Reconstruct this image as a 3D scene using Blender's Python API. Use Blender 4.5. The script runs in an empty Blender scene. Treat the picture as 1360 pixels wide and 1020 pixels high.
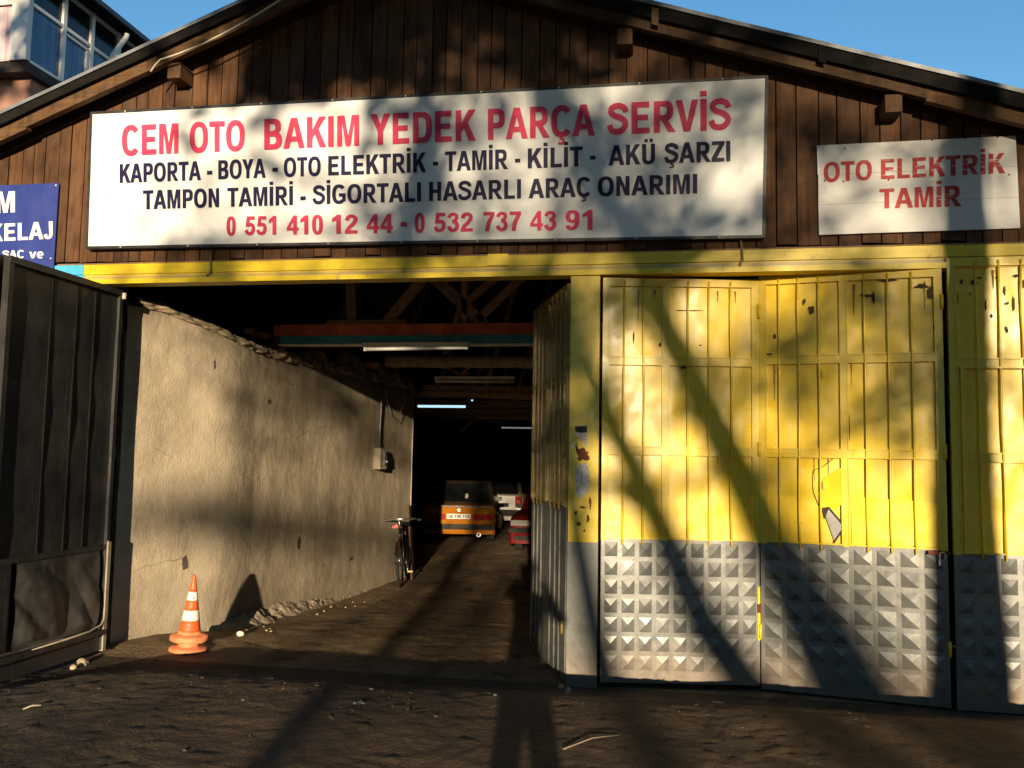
import bpy, bmesh, math, random
from mathutils import Vector, Matrix, noise
R_ = math.radians
SC = bpy.context.scene
COL = SC.collection

# ------------------------------------------------------------------ camera, sky, sun, exposure
CAM = Vector((0.0, -7.6, 1.9))
F_PX = 1170.56                                   # focal length in pixels of the 1360 px wide photograph
YAW, PITCH, ROLL = R_(10.038), R_(4.806), R_(1.010)
fwd = Vector((-math.sin(YAW)*math.cos(PITCH), math.cos(YAW)*math.cos(PITCH), math.sin(PITCH)))
r0 = Vector((math.cos(YAW), math.sin(YAW), 0)); u0 = r0.cross(fwd)
cr = r0*math.cos(ROLL) + u0*math.sin(ROLL); cu = -r0*math.sin(ROLL) + u0*math.cos(ROLL)
cam_d = bpy.data.cameras.new('camera'); cam = bpy.data.objects.new('camera', cam_d); COL.objects.link(cam)
cam.matrix_world = Matrix(((cr.x, cu.x, -fwd.x, CAM.x), (cr.y, cu.y, -fwd.y, CAM.y), (cr.z, cu.z, -fwd.z, CAM.z), (0, 0, 0, 1)))
cam_d.sensor_width = 36.0; cam_d.lens = F_PX/1360*36.0; cam_d.clip_start = 0.05; cam_d.clip_end = 900
SC.camera = cam

SUN_AZ, SUN_EL = R_(9.1), R_(7.05)               # sun behind the camera, a little to its right, very low
to_sun = Vector((math.sin(SUN_AZ)*math.cos(SUN_EL), -math.cos(SUN_AZ)*math.cos(SUN_EL), math.sin(SUN_EL)))
world = bpy.data.worlds.new('World'); SC.world = world; world.use_nodes = True
wn = world.node_tree.nodes; wl = world.node_tree.links
sky = wn.new('ShaderNodeTexSky'); sky.sky_type = 'NISHITA'; sky.sun_disc = False
sky.sun_elevation = SUN_EL; sky.sun_rotation = R_(180) - SUN_AZ
sky.air_density = 1.0; sky.dust_density = 0.0; sky.ozone_density = 2.2
wn['Background'].inputs['Strength'].default_value = 0.15
hs = wn.new('ShaderNodeHueSaturation'); hs.inputs['Saturation'].default_value = 1.2
wl.new(sky.outputs[0], hs.inputs['Color']); wl.new(hs.outputs[0], wn['Background'].inputs['Color'])
sun_d = bpy.data.lights.new('sun', 'SUN'); sun_d.energy = 5.0; sun_d.angle = R_(0.53); sun_d.color = (1.0, 0.82, 0.56)
sun = bpy.data.objects.new('sun', sun_d); COL.objects.link(sun)
sun.rotation_euler = to_sun.to_track_quat('Z', 'Y').to_euler()
vs = SC.view_settings; vs.view_transform = 'Standard'; vs.look = 'None'; vs.gamma = 1.0; vs.exposure = 0.75
SC.cycles.max_bounces = 6

# ------------------------------------------------------------------ measuring helpers: a pixel of the photograph onto a real plane
def ray(x, y): return fwd*F_PX + cr*(x-680) - cu*(y-510)
def PY(x, y, Y=0.0): d = ray(x, y); return CAM + d*((Y-CAM.y)/d.y)
def PX(x, y, X=0.0): d = ray(x, y); return CAM + d*((X-CAM.x)/d.x)
def PZ(x, y, Z=0.0): d = ray(x, y); return CAM + d*((Z-CAM.z)/d.z)
def lerp(a, b, t): return a + (b-a)*t
def sstep(a, b, t):
    t = max(0.0, min(1.0, (t-a)/(b-a))); return t*t*(3-2*t)
def nz(x, y, z=0.0): return noise.noise(Vector((x, y, z)))
rng = random.Random(7)

# ------------------------------------------------------------------ scene-graph helpers
def tag(o, label=None, cat=None, group=None, kind=None):
    if label: o['label'] = label
    if cat: o['category'] = cat
    if group: o['group'] = group
    if kind: o['kind'] = kind
    return o
def thing(name, label, cat, loc=(0, 0, 0), rz=0.0, group=None):
    o = bpy.data.objects.new(name, None); COL.objects.link(o); o.location = loc; o.rotation_euler = (0, 0, rz)
    o.empty_display_size = 0.1
    return tag(o, label, cat, group)
class MB:
    """collects shapes; build() links them as ONE mesh object"""
    def __init__(s): s.bm = bmesh.new(); s.tint = s.bm.faces.layers.float.new('tint')
    def face(s, pts, t=0.5):
        vs_ = [s.bm.verts.new(p) for p in pts]
        f = s.bm.faces.new(vs_); f[s.tint] = t; return f
    def box(s, lo, hi, t=0.5, bev=0.0):
        x0, y0, z0 = lo; x1, y1, z1 = hi
        return s.hexa([(x0,y0,z0),(x1,y0,z0),(x1,y1,z0),(x0,y1,z0)], [(x0,y0,z1),(x1,y0,z1),(x1,y1,z1),(x0,y1,z1)], t)
    def hexa(s, bot, top, t=0.5):
        b = [s.bm.verts.new(p) for p in bot]; c = [s.bm.verts.new(p) for p in top]
        n = len(b); fs = [s.bm.faces.new(b[::-1]), s.bm.faces.new(c)]
        for i in range(n): fs.append(s.bm.faces.new((b[i], b[(i+1) % n], c[(i+1) % n], c[i])))
        for f in fs: f[s.tint] = t
        return fs
    def prism(s, poly, vec, t=0.5):
        vec = Vector(vec); return s.hexa([Vector(p) for p in poly], [Vector(p)+vec for p in poly], t)
    def bar(s, a, b, w, h, up=(0, 0, 1), t=0.5):
        a = Vector(a); b = Vector(b); d = (b-a).normalized(); up = Vector(up)
        sx = d.cross(up)
        if sx.length < 1e-5: sx = d.cross(Vector((1, 0, 0)))
        sx.normalize(); sz = sx.cross(d)
        q = [sx*w/2+sz*h/2, -sx*w/2+sz*h/2, -sx*w/2-sz*h/2, sx*w/2-sz*h/2]
        return s.hexa([a+k for k in q], [b+k for k in q], t)
    def tube(s, pts, rad, n=8, t=0.5, closed=False):
        pts = [Vector(p) for p in pts]; rings = []
        m = len(pts); prev = None
        for i, p in enumerate(pts):
            if closed: d = pts[(i+1) % m]-pts[i-1]
            else: d = pts[min(i+1, m-1)]-pts[max(i-1, 0)]
            d.normalize()
            if prev is None:
                a = d.orthogonal().normalized()
            else:
                a = prev - d*prev.dot(d)
                a = a.normalized() if a.length > 1e-6 else d.orthogonal().normalized()
            prev = a; b = d.cross(a)
            r = rad[i] if isinstance(rad, (list, tuple)) else rad
            rings.append([s.bm.verts.new(p+(a*math.cos(k*2*math.pi/n)+b*math.sin(k*2*math.pi/n))*r) for k in range(n)])
        seq = list(range(m)) + ([0] if closed else [])
        for i, j in zip(seq, seq[1:]):
            for k in range(n):
                f = s.bm.faces.new((rings[i][k], rings[i][(k+1) % n], rings[j][(k+1) % n], rings[j][k])); f.smooth = True; f[s.tint] = t
        if not closed:
            s.bm.faces.new(rings[0][::-1])[s.tint] = t; s.bm.faces.new(rings[-1])[s.tint] = t
    def lathe(s, prof, c=(0, 0, 0), n=32, axis='z', t=0.5, smooth=True, cap=True):
        c = Vector(c); rings = []
        for r, h in prof:
            ring = []
            for k in range(n):
                a = 2*math.pi*k/n
                if axis == 'z': p = Vector((r*math.cos(a), r*math.sin(a), h))
                elif axis == 'x': p = Vector((h, r*math.cos(a), r*math.sin(a)))
                else: p = Vector((r*math.cos(a), h, r*math.sin(a)))
                ring.append(s.bm.verts.new(c+p))
            rings.append(ring)
        for i in range(len(rings)-1):
            for k in range(n):
                f = s.bm.faces.new((rings[i][k], rings[i][(k+1) % n], rings[i+1][(k+1) % n], rings[i+1][k])); f.smooth = smooth; f[s.tint] = t
        if cap:
            s.bm.faces.new(rings[0][::-1]); s.bm.faces.new(rings[-1])
    def grid(s, fn, nu, nv, t=0.5, smooth=True):
        g = [[s.bm.verts.new(fn(i/nu, j/nv)) for j in range(nv+1)] for i in range(nu+1)]
        for i in range(nu):
            for j in range(nv):
                f = s.bm.faces.new((g[i][j], g[i+1][j], g[i+1][j+1], g[i][j+1])); f.smooth = smooth; f[s.tint] = t
    def bevel(s, w, seg=1):
        es = [e for e in s.bm.edges if len(e.link_faces) == 2 and e.calc_face_angle(0) > 0.5]
        bmesh.ops.bevel(s.bm, geom=es, offset=w, segments=seg, affect='EDGES', profile=0.5, clamp_overlap=True)
        return s
    def build(s, name, mat, parent=None, fix=True, local=False, recalc=True):
        if recalc: bmesh.ops.recalc_face_normals(s.bm, faces=s.bm.faces[:])
        me = bpy.data.meshes.new(name); s.bm.to_mesh(me); s.bm.free()
        if mat: me.materials.append(mat)
        o = bpy.data.objects.new(name, me); COL.objects.link(o)
        if parent:
            o.parent = parent
            if not local and parent.type == 'EMPTY': o.location = -Vector(parent.location)
        return o
def copy_tree(o, parent=None):
    c = o.copy(); COL.objects.link(c); c.parent = parent
    for ch in list(o.children): copy_tree(ch, c)
    return c

# ------------------------------------------------------------------ materials
class NT:
    def __init__(s, name):
        s.m = bpy.data.materials.new(name); s.m.use_nodes = True; s.t = s.m.node_tree
        s.b = s.t.nodes['Principled BSDF']
    def n(s, typ, **kw):
        x = s.t.nodes.new(typ)
        for k, v in kw.items():
            if k in x.inputs.keys(): s.put(x.inputs[k], v)
            else: setattr(x, k, v)
        return x
    def put(s, sock, v):
        if isinstance(v, bpy.types.NodeSocket): s.t.links.new(v, sock)
        else:
            if isinstance(v, tuple) and len(v) == 3 and sock.type == 'RGBA': v = (*v, 1)
            sock.default_value = v
    def pos(s, scale=(1, 1, 1), rot=(0, 0, 0)):
        g = s.n('ShaderNodeNewGeometry'); mp = s.n('ShaderNodeMapping')
        s.put(mp.inputs['Vector'], g.outputs['Position']); mp.inputs['Scale'].default_value = scale; mp.inputs['Rotation'].default_value = rot
        return mp.outputs[0]
    def obj(s, scale=(1, 1, 1)):
        g = s.n('ShaderNodeTexCoord'); mp = s.n('ShaderNodeMapping')
        s.put(mp.inputs['Vector'], g.outputs['Object']); mp.inputs['Scale'].default_value = scale
        return mp.outputs[0]
    def noise(s, vec, scale=5, detail=4, rough=0.55, dist=0.0):
        x = s.n('ShaderNodeTexNoise'); s.put(x.inputs['Vector'], vec)
        x.inputs['Scale'].default_value = scale; x.inputs['Detail'].default_value = detail; x.inputs['Roughness'].default_value = rough
        x.inputs['Distortion'].default_value = dist
        return x.outputs['Fac']
    def ramp(s, fac, stops):
        x = s.n('ShaderNodeValToRGB'); s.put(x.inputs[0], fac); e = x.color_ramp.elements
        while len(e) < len(stops): e.new(0.5)
        for k, (p, c) in enumerate(stops):
            e[k].position = p; e[k].color = (c, c, c, 1) if not isinstance(c, tuple) else (*c, 1)
        return x.outputs[0]
    def mix(s, fac, a, b, mode='MIX'):
        x = s.n('ShaderNodeMix', data_type='RGBA', blend_type=mode)
        s.put(x.inputs[0], fac); s.put(x.inputs[6], a); s.put(x.inputs[7], b); return x.outputs[2]
    def math(s, op, a, b=0.0):
        x = s.n('ShaderNodeMath', operation=op); s.put(x.inputs[0], a); s.put(x.inputs[1], b); return x.outputs[0]
    def attr(s, name='tint'): return s.n('ShaderNodeAttribute', attribute_name=name).outputs['Fac']
    def sepz(s, axis='Z'):
        g = s.n('ShaderNodeNewGeometry'); x = s.n('ShaderNodeSeparateXYZ'); s.put(x.inputs[0], g.outputs['Position']); return x.outputs[axis]
    def bump(s, h, strength=0.3, dist=0.01, prev=None):
        x = s.n('ShaderNodeBump'); x.inputs['Strength'].default_value = strength; x.inputs['Distance'].default_value = dist
        s.put(x.inputs['Height'], h)
        if prev is not None: s.put(x.inputs['Normal'], prev)
        s.put(s.b.inputs['Normal'], x.outputs[0]); return x.outputs[0]
    def out(s, col=None, rough=None, metal=None, spec=None):
        if col is not None: s.put(s.b.inputs['Base Color'], col)
        if rough is not None: s.put(s.b.inputs['Roughness'], rough)
        if metal is not None: s.put(s.b.inputs['Metallic'], metal)
        if spec is not None: s.put(s.b.inputs['Specular IOR Level'], spec)
        return s.m
def simple(name, col, rough=0.6, metal=0.0, var=0.25, scale=6.0, bump=0.15, spec=0.5):
    k = NT(name); v = k.pos(); f = k.noise(v, scale, 5, 0.6)
    lo = tuple(c*(1-var) for c in col); hi = tuple(min(1, c*(1+var)) for c in col)
    k.out(k.mix(k.ramp(f, [(0.3, 0.0), (0.7, 1.0)]), lo, hi), k.ramp(k.noise(v, scale*2.3, 3), [(0.3, max(0.05, rough-0.12)), (0.7, min(1, rough+0.12))]), metal, spec)
    if bump: k.bump(k.noise(v, scale*9, 4), bump, 0.004)
    return k.m
def emit(name, col, s):
    k = NT(name); k.b.inputs['Base Color'].default_value = (*col, 1); k.b.inputs['Emission Color'].default_value = (*col, 1); k.b.inputs['Emission Strength'].default_value = s
    return k.m

def wood(name, dark, light, along='z', weather=0.3, rough=0.75, gscale=1.0):
    k = NT(name); sc = {'z': (34, 34, 1.6), 'x': (1.6, 34, 34), 'y': (34, 1.6, 34)}[along]
    t = k.attr(); off = k.n('ShaderNodeCombineXYZ'); k.put(off.inputs[0], k.math('MULTIPLY', t, 13.7)); k.put(off.inputs[1], k.math('MULTIPLY', t, 5.1)); k.put(off.inputs[2], k.math('MULTIPLY', t, 31.0))
    add = k.n('ShaderNodeVectorMath', operation='ADD'); k.put(add.inputs[0], k.pos(tuple(q*gscale for q in sc))); k.put(add.inputs[1], off.outputs[0])
    g = k.noise(add.outputs[0], 1.0, 6, 0.65, 0.6)
    blot = k.noise(k.pos((3, 3, 1.1)), 1.6, 4, 0.6)
    c = k.mix(k.ramp(g, [(0.28, 0.0), (0.72, 1.0)]), dark, light)
    c = k.mix(k.ramp(t, [(0.0, 0.75), (0.8, 0.0)]), c, tuple(q*0.45 for q in dark))
    c = k.mix(k.math('MULTIPLY', k.ramp(blot, [(0.42, 0.0), (0.72, 1.0)]), weather), c, tuple(min(1, q*0.9+0.02) for q in light))
    c = k.mix(k.math('MULTIPLY', k.ramp(k.noise(k.pos((5, 5, 2)), 2.3, 3), [(0.52, 0.0), (0.7, 1.0)]), 0.5), c, tuple(q*0.4 for q in dark))
    k.out(c, rough, 0.0, 0.3); k.bump(g, 0.45, 0.006)
    return k.m

M = {}
M['plank'] = wood('dark stained plank', (0.042, 0.016, 0.006), (0.145, 0.062, 0.021), 'z', 0.6)
M['timber_x'] = wood('old rafter timber', (0.20, 0.105, 0.046), (0.48, 0.28, 0.13), 'x', 0.4)
M['timber_y'] = wood('old purlin timber', (0.06, 0.03, 0.015), (0.17, 0.085, 0.04), 'y', 0.4)
M['timber_pale'] = wood('weathered pole timber', (0.26, 0.17, 0.095), (0.60, 0.45, 0.28), 'x', 0.5, 0.85)
M['board_fresh'] = wood('fresh split board', (0.40, 0.15, 0.05), (0.62, 0.28, 0.10), 'x', 0.3)
M['roof_dark'] = simple('shade darkened fascia', (0.008, 0.007, 0.006), 0.8, 0, 0.4, 4, 0.15, 0.12)  # near-black puts the shade under the verge into the fascia colour
M['roof_sheet'] = simple('grey roof sheet', (0.20, 0.21, 0.22), 0.5, 0.3, 0.25, 3)
M['soffit'] = simple('dark soffit boards', (0.03, 0.018, 0.012), 0.8, 0, 0.4, 4)
M['dark_wall'] = simple('darkened brick wall', (0.018, 0.014, 0.011), 0.9, 0, 0.4, 2)  # near-black tone imitates the unlit garage interior
M['barge'] = wood('barge rafter timber', (0.055, 0.026, 0.010), (0.17, 0.085, 0.034), 'x', 0.4)
M['dull_cream'] = simple('dull cream paint', (0.30, 0.255, 0.175), 0.6, 0, 0.3, 9)
M['red_paint'] = simple('red painted beam', (0.46, 0.095, 0.04), 0.65, 0, 0.35, 5)
M['teal_paint'] = simple('teal painted steel', (0.03, 0.24, 0.30), 0.5, 0, 0.45, 3)
M['cream'] = simple('cream enamel', (0.62, 0.54, 0.38), 0.45, 0, 0.2, 4)
M['dirty_steel'] = simple('dull steel', (0.20, 0.19, 0.18), 0.5, 0.6, 0.35, 8)
M['dark_steel'] = simple('dark sign frame steel', (0.035, 0.033, 0.033), 0.45, 0.2, 0.4, 9)
M['rust'] = simple('rust', (0.13, 0.035, 0.012), 0.9, 0, 0.5, 30)
M['flake_brown'] = simple('flaked paint to brown primer', (0.06, 0.038, 0.02), 0.85, 0, 0.5, 40)
M['rust_run'] = simple('rust run on yellow paint', (0.30, 0.16, 0.025), 0.8, 0, 0.5, 18)
M['bare_black'] = simple('flaked dark patch', (0.028, 0.02, 0.014), 0.8, 0, 0.4, 40)
M['sky_blue_paint'] = simple('sky blue paint', (0.07, 0.40, 0.62), 0.45, 0, 0.2, 5)
M['black_rubber'] = simple('black rubber', (0.016, 0.016, 0.017), 0.75, 0, 0.3, 12)
M['glass_dark'] = simple('dark car glass', (0.008, 0.009, 0.009), 0.08, 0, 0.2, 4, 0.0, 0.5)
M['tube_on'] = emit('lit fluorescent tube', (0.50, 0.80, 1.0), 0.7)
M['tube_far'] = emit('far lit fluorescent tube', (0.9, 0.93, 0.95), 0.12)

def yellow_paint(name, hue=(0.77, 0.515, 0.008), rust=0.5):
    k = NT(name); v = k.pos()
    big = k.noise(v, 1.7, 4, 0.6); fine = k.noise(v, 14, 6, 0.65)
    streak = k.noise(k.pos((9, 9, 0.7)), 1.5, 4, 0.6)
    c = k.mix(k.ramp(big, [(0.3, 0.0), (0.7, 1.0)]), tuple(q*0.9 for q in hue), (min(1, hue[0]*1.07), hue[1]*1.12, hue[2]*2.2))
    c = k.mix(k.math('MULTIPLY', k.ramp(streak, [(0.5, 0.0), (0.78, 1.0)]), 0.30), c, (0.50, 0.35, 0.04))
    c = k.mix(k.math('MULTIPLY', k.ramp(fine, [(0.62, 0.0), (0.74, 1.0)]), 0.35), c, (0.36, 0.25, 0.05))
    sp = k.noise(v, 26, 4, 0.7); zone = k.noise(v, 2.6, 3)
    spot = k.math('MULTIPLY', k.ramp(sp, [(0.655, 0.0), (0.68, 1.0)]), k.ramp(zone, [(0.48, 0.0), (0.62, 1.0)]))
    c = k.mix(k.math('MULTIPLY', spot, rust), c, (0.10, 0.035, 0.015))
    dr = k.math('MULTIPLY', k.ramp(k.noise(k.pos((26, 26, 0.55)), 1.0, 4, 0.6), [(0.60, 0.0), (0.70, 1.0)]), k.ramp(k.noise(v, 2.0, 3), [(0.42, 0.0), (0.6, 1.0)]))
    c = k.mix(k.math('MULTIPLY', dr, 0.65*rust), c, (0.24, 0.115, 0.03))
    fade = k.ramp(k.noise(k.pos((1.3, 1.3, 2.0)), 2.4, 5, 0.65), [(0.55, 0.0), (0.68, 1.0)])
    c = k.mix(k.math('MULTIPLY', fade, 0.35), c, (0.74, 0.52, 0.13))
    k.out(c, k.ramp(k.noise(v, 7, 4), [(0.3, 0.22), (0.7, 0.40)]), 0.0, 0.5)
    b1 = k.bump(k.noise(v, 2.2, 2), 0.5, 0.02); k.bump(fine, 0.12, 0.003, b1)
    return k.m
M['yellow'] = yellow_paint('weathered yellow paint')
M['yellow_frame'] = yellow_paint('yellow frame paint', (0.73, 0.495, 0.012), 0.8)
M['yellow_bright'] = yellow_paint('fresher yellow paint', (0.84, 0.585, 0.006), 0.3)
M['yellow_shaded'] = yellow_paint('shade darkened yellow paint', (0.20, 0.145, 0.03), 0.9)  # yellow darkened to carry the shade on the inward leaf

def lintel_paint():
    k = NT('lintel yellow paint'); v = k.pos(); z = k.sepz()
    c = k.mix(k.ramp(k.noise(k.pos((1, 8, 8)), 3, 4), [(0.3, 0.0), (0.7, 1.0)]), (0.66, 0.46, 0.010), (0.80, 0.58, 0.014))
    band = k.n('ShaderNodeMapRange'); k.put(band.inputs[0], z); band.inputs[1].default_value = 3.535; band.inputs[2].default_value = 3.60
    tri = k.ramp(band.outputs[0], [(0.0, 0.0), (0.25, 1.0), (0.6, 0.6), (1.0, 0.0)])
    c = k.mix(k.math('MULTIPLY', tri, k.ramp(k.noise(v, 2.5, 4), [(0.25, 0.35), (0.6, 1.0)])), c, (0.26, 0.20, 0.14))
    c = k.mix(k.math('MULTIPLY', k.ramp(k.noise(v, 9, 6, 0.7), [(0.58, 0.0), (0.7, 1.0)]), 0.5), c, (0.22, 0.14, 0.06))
    k.out(c, 0.45, 0, 0.5); k.bump(k.noise(v, 20, 4), 0.15, 0.004); return k.m
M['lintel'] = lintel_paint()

def grey_panel():
    k = NT('grey painted embossed steel'); v = k.pos(); z = k.sepz()
    c = k.mix(k.ramp(k.noise(v, 3, 5), [(0.3, 0.0), (0.7, 1.0)]), (0.100, 0.102, 0.098), (0.162, 0.162, 0.150))
    low = k.n('ShaderNodeMapRange'); k.put(low.inputs[0], z); low.inputs[1].default_value = 0.42; low.inputs[2].default_value = 0.02
    mud = k.math('MULTIPLY', low.outputs[0], k.ramp(k.noise(v, 5, 5), [(0.25, 0.35), (0.6, 1.0)]))
    c = k.mix(k.math('MULTIPLY', mud, 0.85), c, (0.25, 0.165, 0.10))
    c = k.mix(k.math('MULTIPLY', k.ramp(k.noise(k.pos((7, 7, 1.2)), 1.6, 5, 0.65), [(0.52, 0.0), (0.72, 1.0)]), 0.5), c, (0.075, 0.068, 0.058))
    sp = k.ramp(k.noise(v, 40, 4, 0.7), [(0.61, 0.0), (0.67, 1.0)])
    c = k.mix(k.math('MULTIPLY', sp, 0.7), c, (0.08, 0.05, 0.03))
    k.out(c, k.ramp(k.noise(v, 9, 4), [(0.3, 0.3), (0.7, 0.46)]), k.math('SUBTRACT', 0.30, k.math('MULTIPLY', mud, 0.30)), 0.6)
    k.bump(k.noise(v, 5, 4), 0.3, 0.012); return k.m
M['grey_panel'] = grey_panel()
M['grey_shaded'] = simple('shade darkened grey paint', (0.10, 0.098, 0.088), 0.7, 0, 0.4, 6, 0.2, 0.25)  # grey darkened for the person's shadow low on the inward leaf

def dark_leaf():
    k = NT('dark grey painted sheet'); v = k.pos()
    c = k.mix(k.ramp(k.noise(v, 2, 5), [(0.3, 0.0), (0.7, 1.0)]), (0.015, 0.0155, 0.017), (0.036, 0.034, 0.031))
    c = k.mix(k.math('MULTIPLY', k.ramp(k.noise(k.pos((10, 10, 0.9)), 2, 5, 0.65), [(0.6, 0.0), (0.75, 1.0)]), 0.5), c, (0.13, 0.12, 0.11))
    c = k.mix(k.math('MULTIPLY', k.ramp(k.noise(v, 40, 3, 0.7), [(0.66, 0.0), (0.69, 1.0)]), 0.6), c, (0.2, 0.19, 0.17))
    k.out(c, k.ramp(k.noise(v, 6, 4), [(0.3, 0.35), (0.7, 0.6)]), 0.0, 0.5)
    b1 = k.bump(k.noise(v, 1.8, 3), 0.5, 0.03); k.bump(k.noise(v, 30, 4), 0.12, 0.003, b1); return k.m
M['dark_leaf'] = dark_leaf()

def plaster():
    k = NT('rough grey plaster'); v = k.pos()
    c = k.mix(k.ramp(k.noise(v, 1.3, 6, 0.62), [(0.3, 0.0), (0.7, 1.0)]), (0.36, 0.285, 0.195), (0.58, 0.475, 0.34))
    c = k.mix(k.math('MULTIPLY', k.ramp(k.noise(k.pos((2, 2, 0.6)), 1.6, 5, 0.6), [(0.5, 0.0), (0.74, 1.0)]), 0.6), c, (0.22, 0.175, 0.125))
    c = k.mix(k.math('MULTIPLY', k.ramp(k.noise(v, 11, 5, 0.7), [(0.57, 0.0), (0.68, 1.0)]), 0.35), c, (0.52, 0.47, 0.38))
    c = k.mix(k.ramp(k.noise(v, 3.1, 2, 0.4), [(0.745, 0.0), (0.775, 0.85)]), c, (0.05, 0.04, 0.03))
    vo = k.n('ShaderNodeTexVoronoi', feature='DISTANCE_TO_EDGE'); wv_ = k.n('ShaderNodeVectorMath', operation='MULTIPLY_ADD'); nzv = k.n('ShaderNodeTexNoise'); k.put(nzv.inputs['Vector'], v); nzv.inputs['Scale'].default_value = 2.5
    k.put(wv_.inputs[0], nzv.outputs['Color']); wv_.inputs[1].default_value = (0.3, 0.3, 0.3); k.put(wv_.inputs[2], v); k.put(vo.inputs['Vector'], wv_.outputs[0]); vo.inputs['Scale'].default_value = 0.75
    crack = k.math('MULTIPLY', k.ramp(vo.outputs['Distance'], [(0.0, 1.0), (0.006, 0.0)]), k.ramp(k.noise(v, 0.9, 2), [(0.5, 0.0), (0.6, 1.0)]))
    c = k.mix(k.math('MULTIPLY', crack, 0.7), c, (0.09, 0.07, 0.05))
    lowz = k.n('ShaderNodeMapRange'); k.put(lowz.inputs[0], k.math('ADD', k.sepz(), k.math('MULTIPLY', k.noise(v, 3, 5), 0.9))); lowz.inputs[1].default_value = 1.05; lowz.inputs[2].default_value = 0.35
    c = k.mix(k.math('MULTIPLY', lowz.outputs[0], 0.5), c, (0.20, 0.16, 0.115))
    k.out(c, 0.92, 0, 0.2)
    b1 = k.bump(k.noise(v, 5, 3), 0.5, 0.03)
    k.bump(k.noise(k.pos((1, 1, 0.55)), 48, 5, 0.7, 0.4), 0.65, 0.012, b1); return k.m
M['plaster'] = plaster()
M['mortar'] = simple('crumbling mortar', (0.38, 0.29, 0.19), 0.95, 0, 0.45, 9, 0.8)
M['brick'] = simple('old clay brick', (0.26, 0.13, 0.075), 0.9, 0, 0.35, 9, 0.5)
M['stone'] = simple('white lime lump', (0.72, 0.66, 0.52), 0.9, 0, 0.15, 20, 0.5)

def ground_mat(name, a, b, sheen):
    k = NT(name); v = k.pos()
    c = k.mix(k.ramp(k.noise(v, 1.1, 6, 0.65), [(0.3, 0.0), (0.7, 1.0)]), a, b)
    c = k.mix(k.math('MULTIPLY', k.ramp(k.noise(v, 38, 4, 0.75), [(0.5, 0.0), (0.72, 1.0)]), 0.55), c, tuple(q*1.9 for q in b))
    c = k.mix(k.ramp(k.noise(v, 120, 2, 0.5), [(0.70, 0.0), (0.74, 0.8)]), c, (0.34, 0.30, 0.25))
    c = k.mix(k.math('MULTIPLY', k.ramp(k.noise(v, 2.3, 4, 0.6), [(0.55, 0.0), (0.7, 1.0)]), 0.6), c, tuple(q*0.45 for q in a))
    xs = k.math('ADD', k.sepz('X'), k.math('ADD', k.math('MULTIPLY', k.sepz('Y'), 0.08), k.math('MULTIPLY', k.noise(v, 0.7, 2), 0.5)))
    tr = None
    for x_ in (-3.25, -1.85):
        q = k.ramp(k.math('ABSOLUTE', k.math('SUBTRACT', xs, x_)), [(0.10, 1.0), (0.24, 0.0)]); tr = q if tr is None else k.math('MAXIMUM', tr, q)
    tr = k.math('MULTIPLY', tr, k.ramp(k.noise(v, 4, 5, 0.7), [(0.35, 0.2), (0.6, 1.0)]))
    c = k.mix(k.math('MULTIPLY', tr, 0.6), c, tuple(q*0.5 for q in a))
    oil = k.ramp(k.noise(v, 1.7, 4, 0.5, 0.8), [(0.62, 0.0), (0.66, 1.0)])
    c = k.mix(k.math('MULTIPLY', oil, 0.7), c, (0.012, 0.010, 0.008))
    k.out(c, k.ramp(k.noise(v, 3, 4), [(0.35, sheen), (0.65, min(1, sheen+0.3))]), 0.0, 0.35)
    b1 = k.bump(k.noise(v, 9, 5, 0.7), 0.8, 0.05); k.bump(k.noise(v, 70, 4, 0.7), 0.7, 0.012, b1)
    return k.m
M['road'] = ground_mat('worn dusty asphalt', (0.042, 0.026, 0.014), (0.098, 0.062, 0.034), 0.75)
M['floor'] = ground_mat('trodden garage floor', (0.070, 0.045, 0.024), (0.24, 0.160, 0.082), 0.6)

def sign_white(name, base=(0.81, 0.80, 0.78), dirt=0.4, planks=False):
    k = NT(name); v = k.pos()
    c = k.mix(k.ramp(k.noise(k.pos((1, 1, 0.7)), 1.5, 5, 0.6), [(0.35, 0.0), (0.7, 1.0)]), base, tuple(q*0.90 for q in base))
    c = k.mix(k.math('MULTIPLY', k.ramp(k.noise(k.pos((1.2, 1, 3)), 2.3, 5, 0.65), [(0.56, 0.0), (0.8, 1.0)]), dirt), c, (0.50, 0.43, 0.31))
    c = k.mix(k.math('MULTIPLY', k.ramp(k.noise(v, 60, 3, 0.7), [(0.69, 0.0), (0.71, 1.0)]), dirt), c, (0.25, 0.2, 0.14))
    k.out(c, 0.5, 0, 0.35); k.bump(k.noise(k.pos((1, 1, 0.5)), 1.6, 3), 0.35, 0.03); return k.m
M['sign_white'] = sign_white('white sign sheet')
M['sign_old'] = sign_white('old white painted boards', (0.70, 0.68, 0.65), 0.8)
M['letter_red'] = simple('red sign lettering', (0.64, 0.045, 0.11), 0.55, 0, 0.24, 1.6, 0.0, 0.3)
M['letter_navy'] = simple('navy sign lettering', (0.012, 0.009, 0.048), 0.5, 0, 0.2, 3, 0.0, 0.25)
M['sign_blue'] = simple('blue sign sheet', (0.028, 0.045, 0.23), 0.4, 0, 0.2, 2, 0.0)
M['letter_white'] = simple('white sign lettering', (0.82, 0.78, 0.72), 0.45, 0, 0.08, 3, 0.0)
def worn_red():
    k = NT('worn red stencil paint'); v = k.pos()
    w = k.math('MULTIPLY', k.ramp(k.noise(k.pos((6, 1, 40)), 1.5, 4, 0.7), [(0.56, 0.0), (0.62, 1.0)]), k.ramp(k.noise(v, 1.3, 2), [(0.42, 1.0), (0.56, 0.15)]))
    k.out(k.mix(w, (0.46, 0.035, 0.035), (0.70, 0.64, 0.58)), 0.6, 0, 0.3); return k.m
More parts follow.
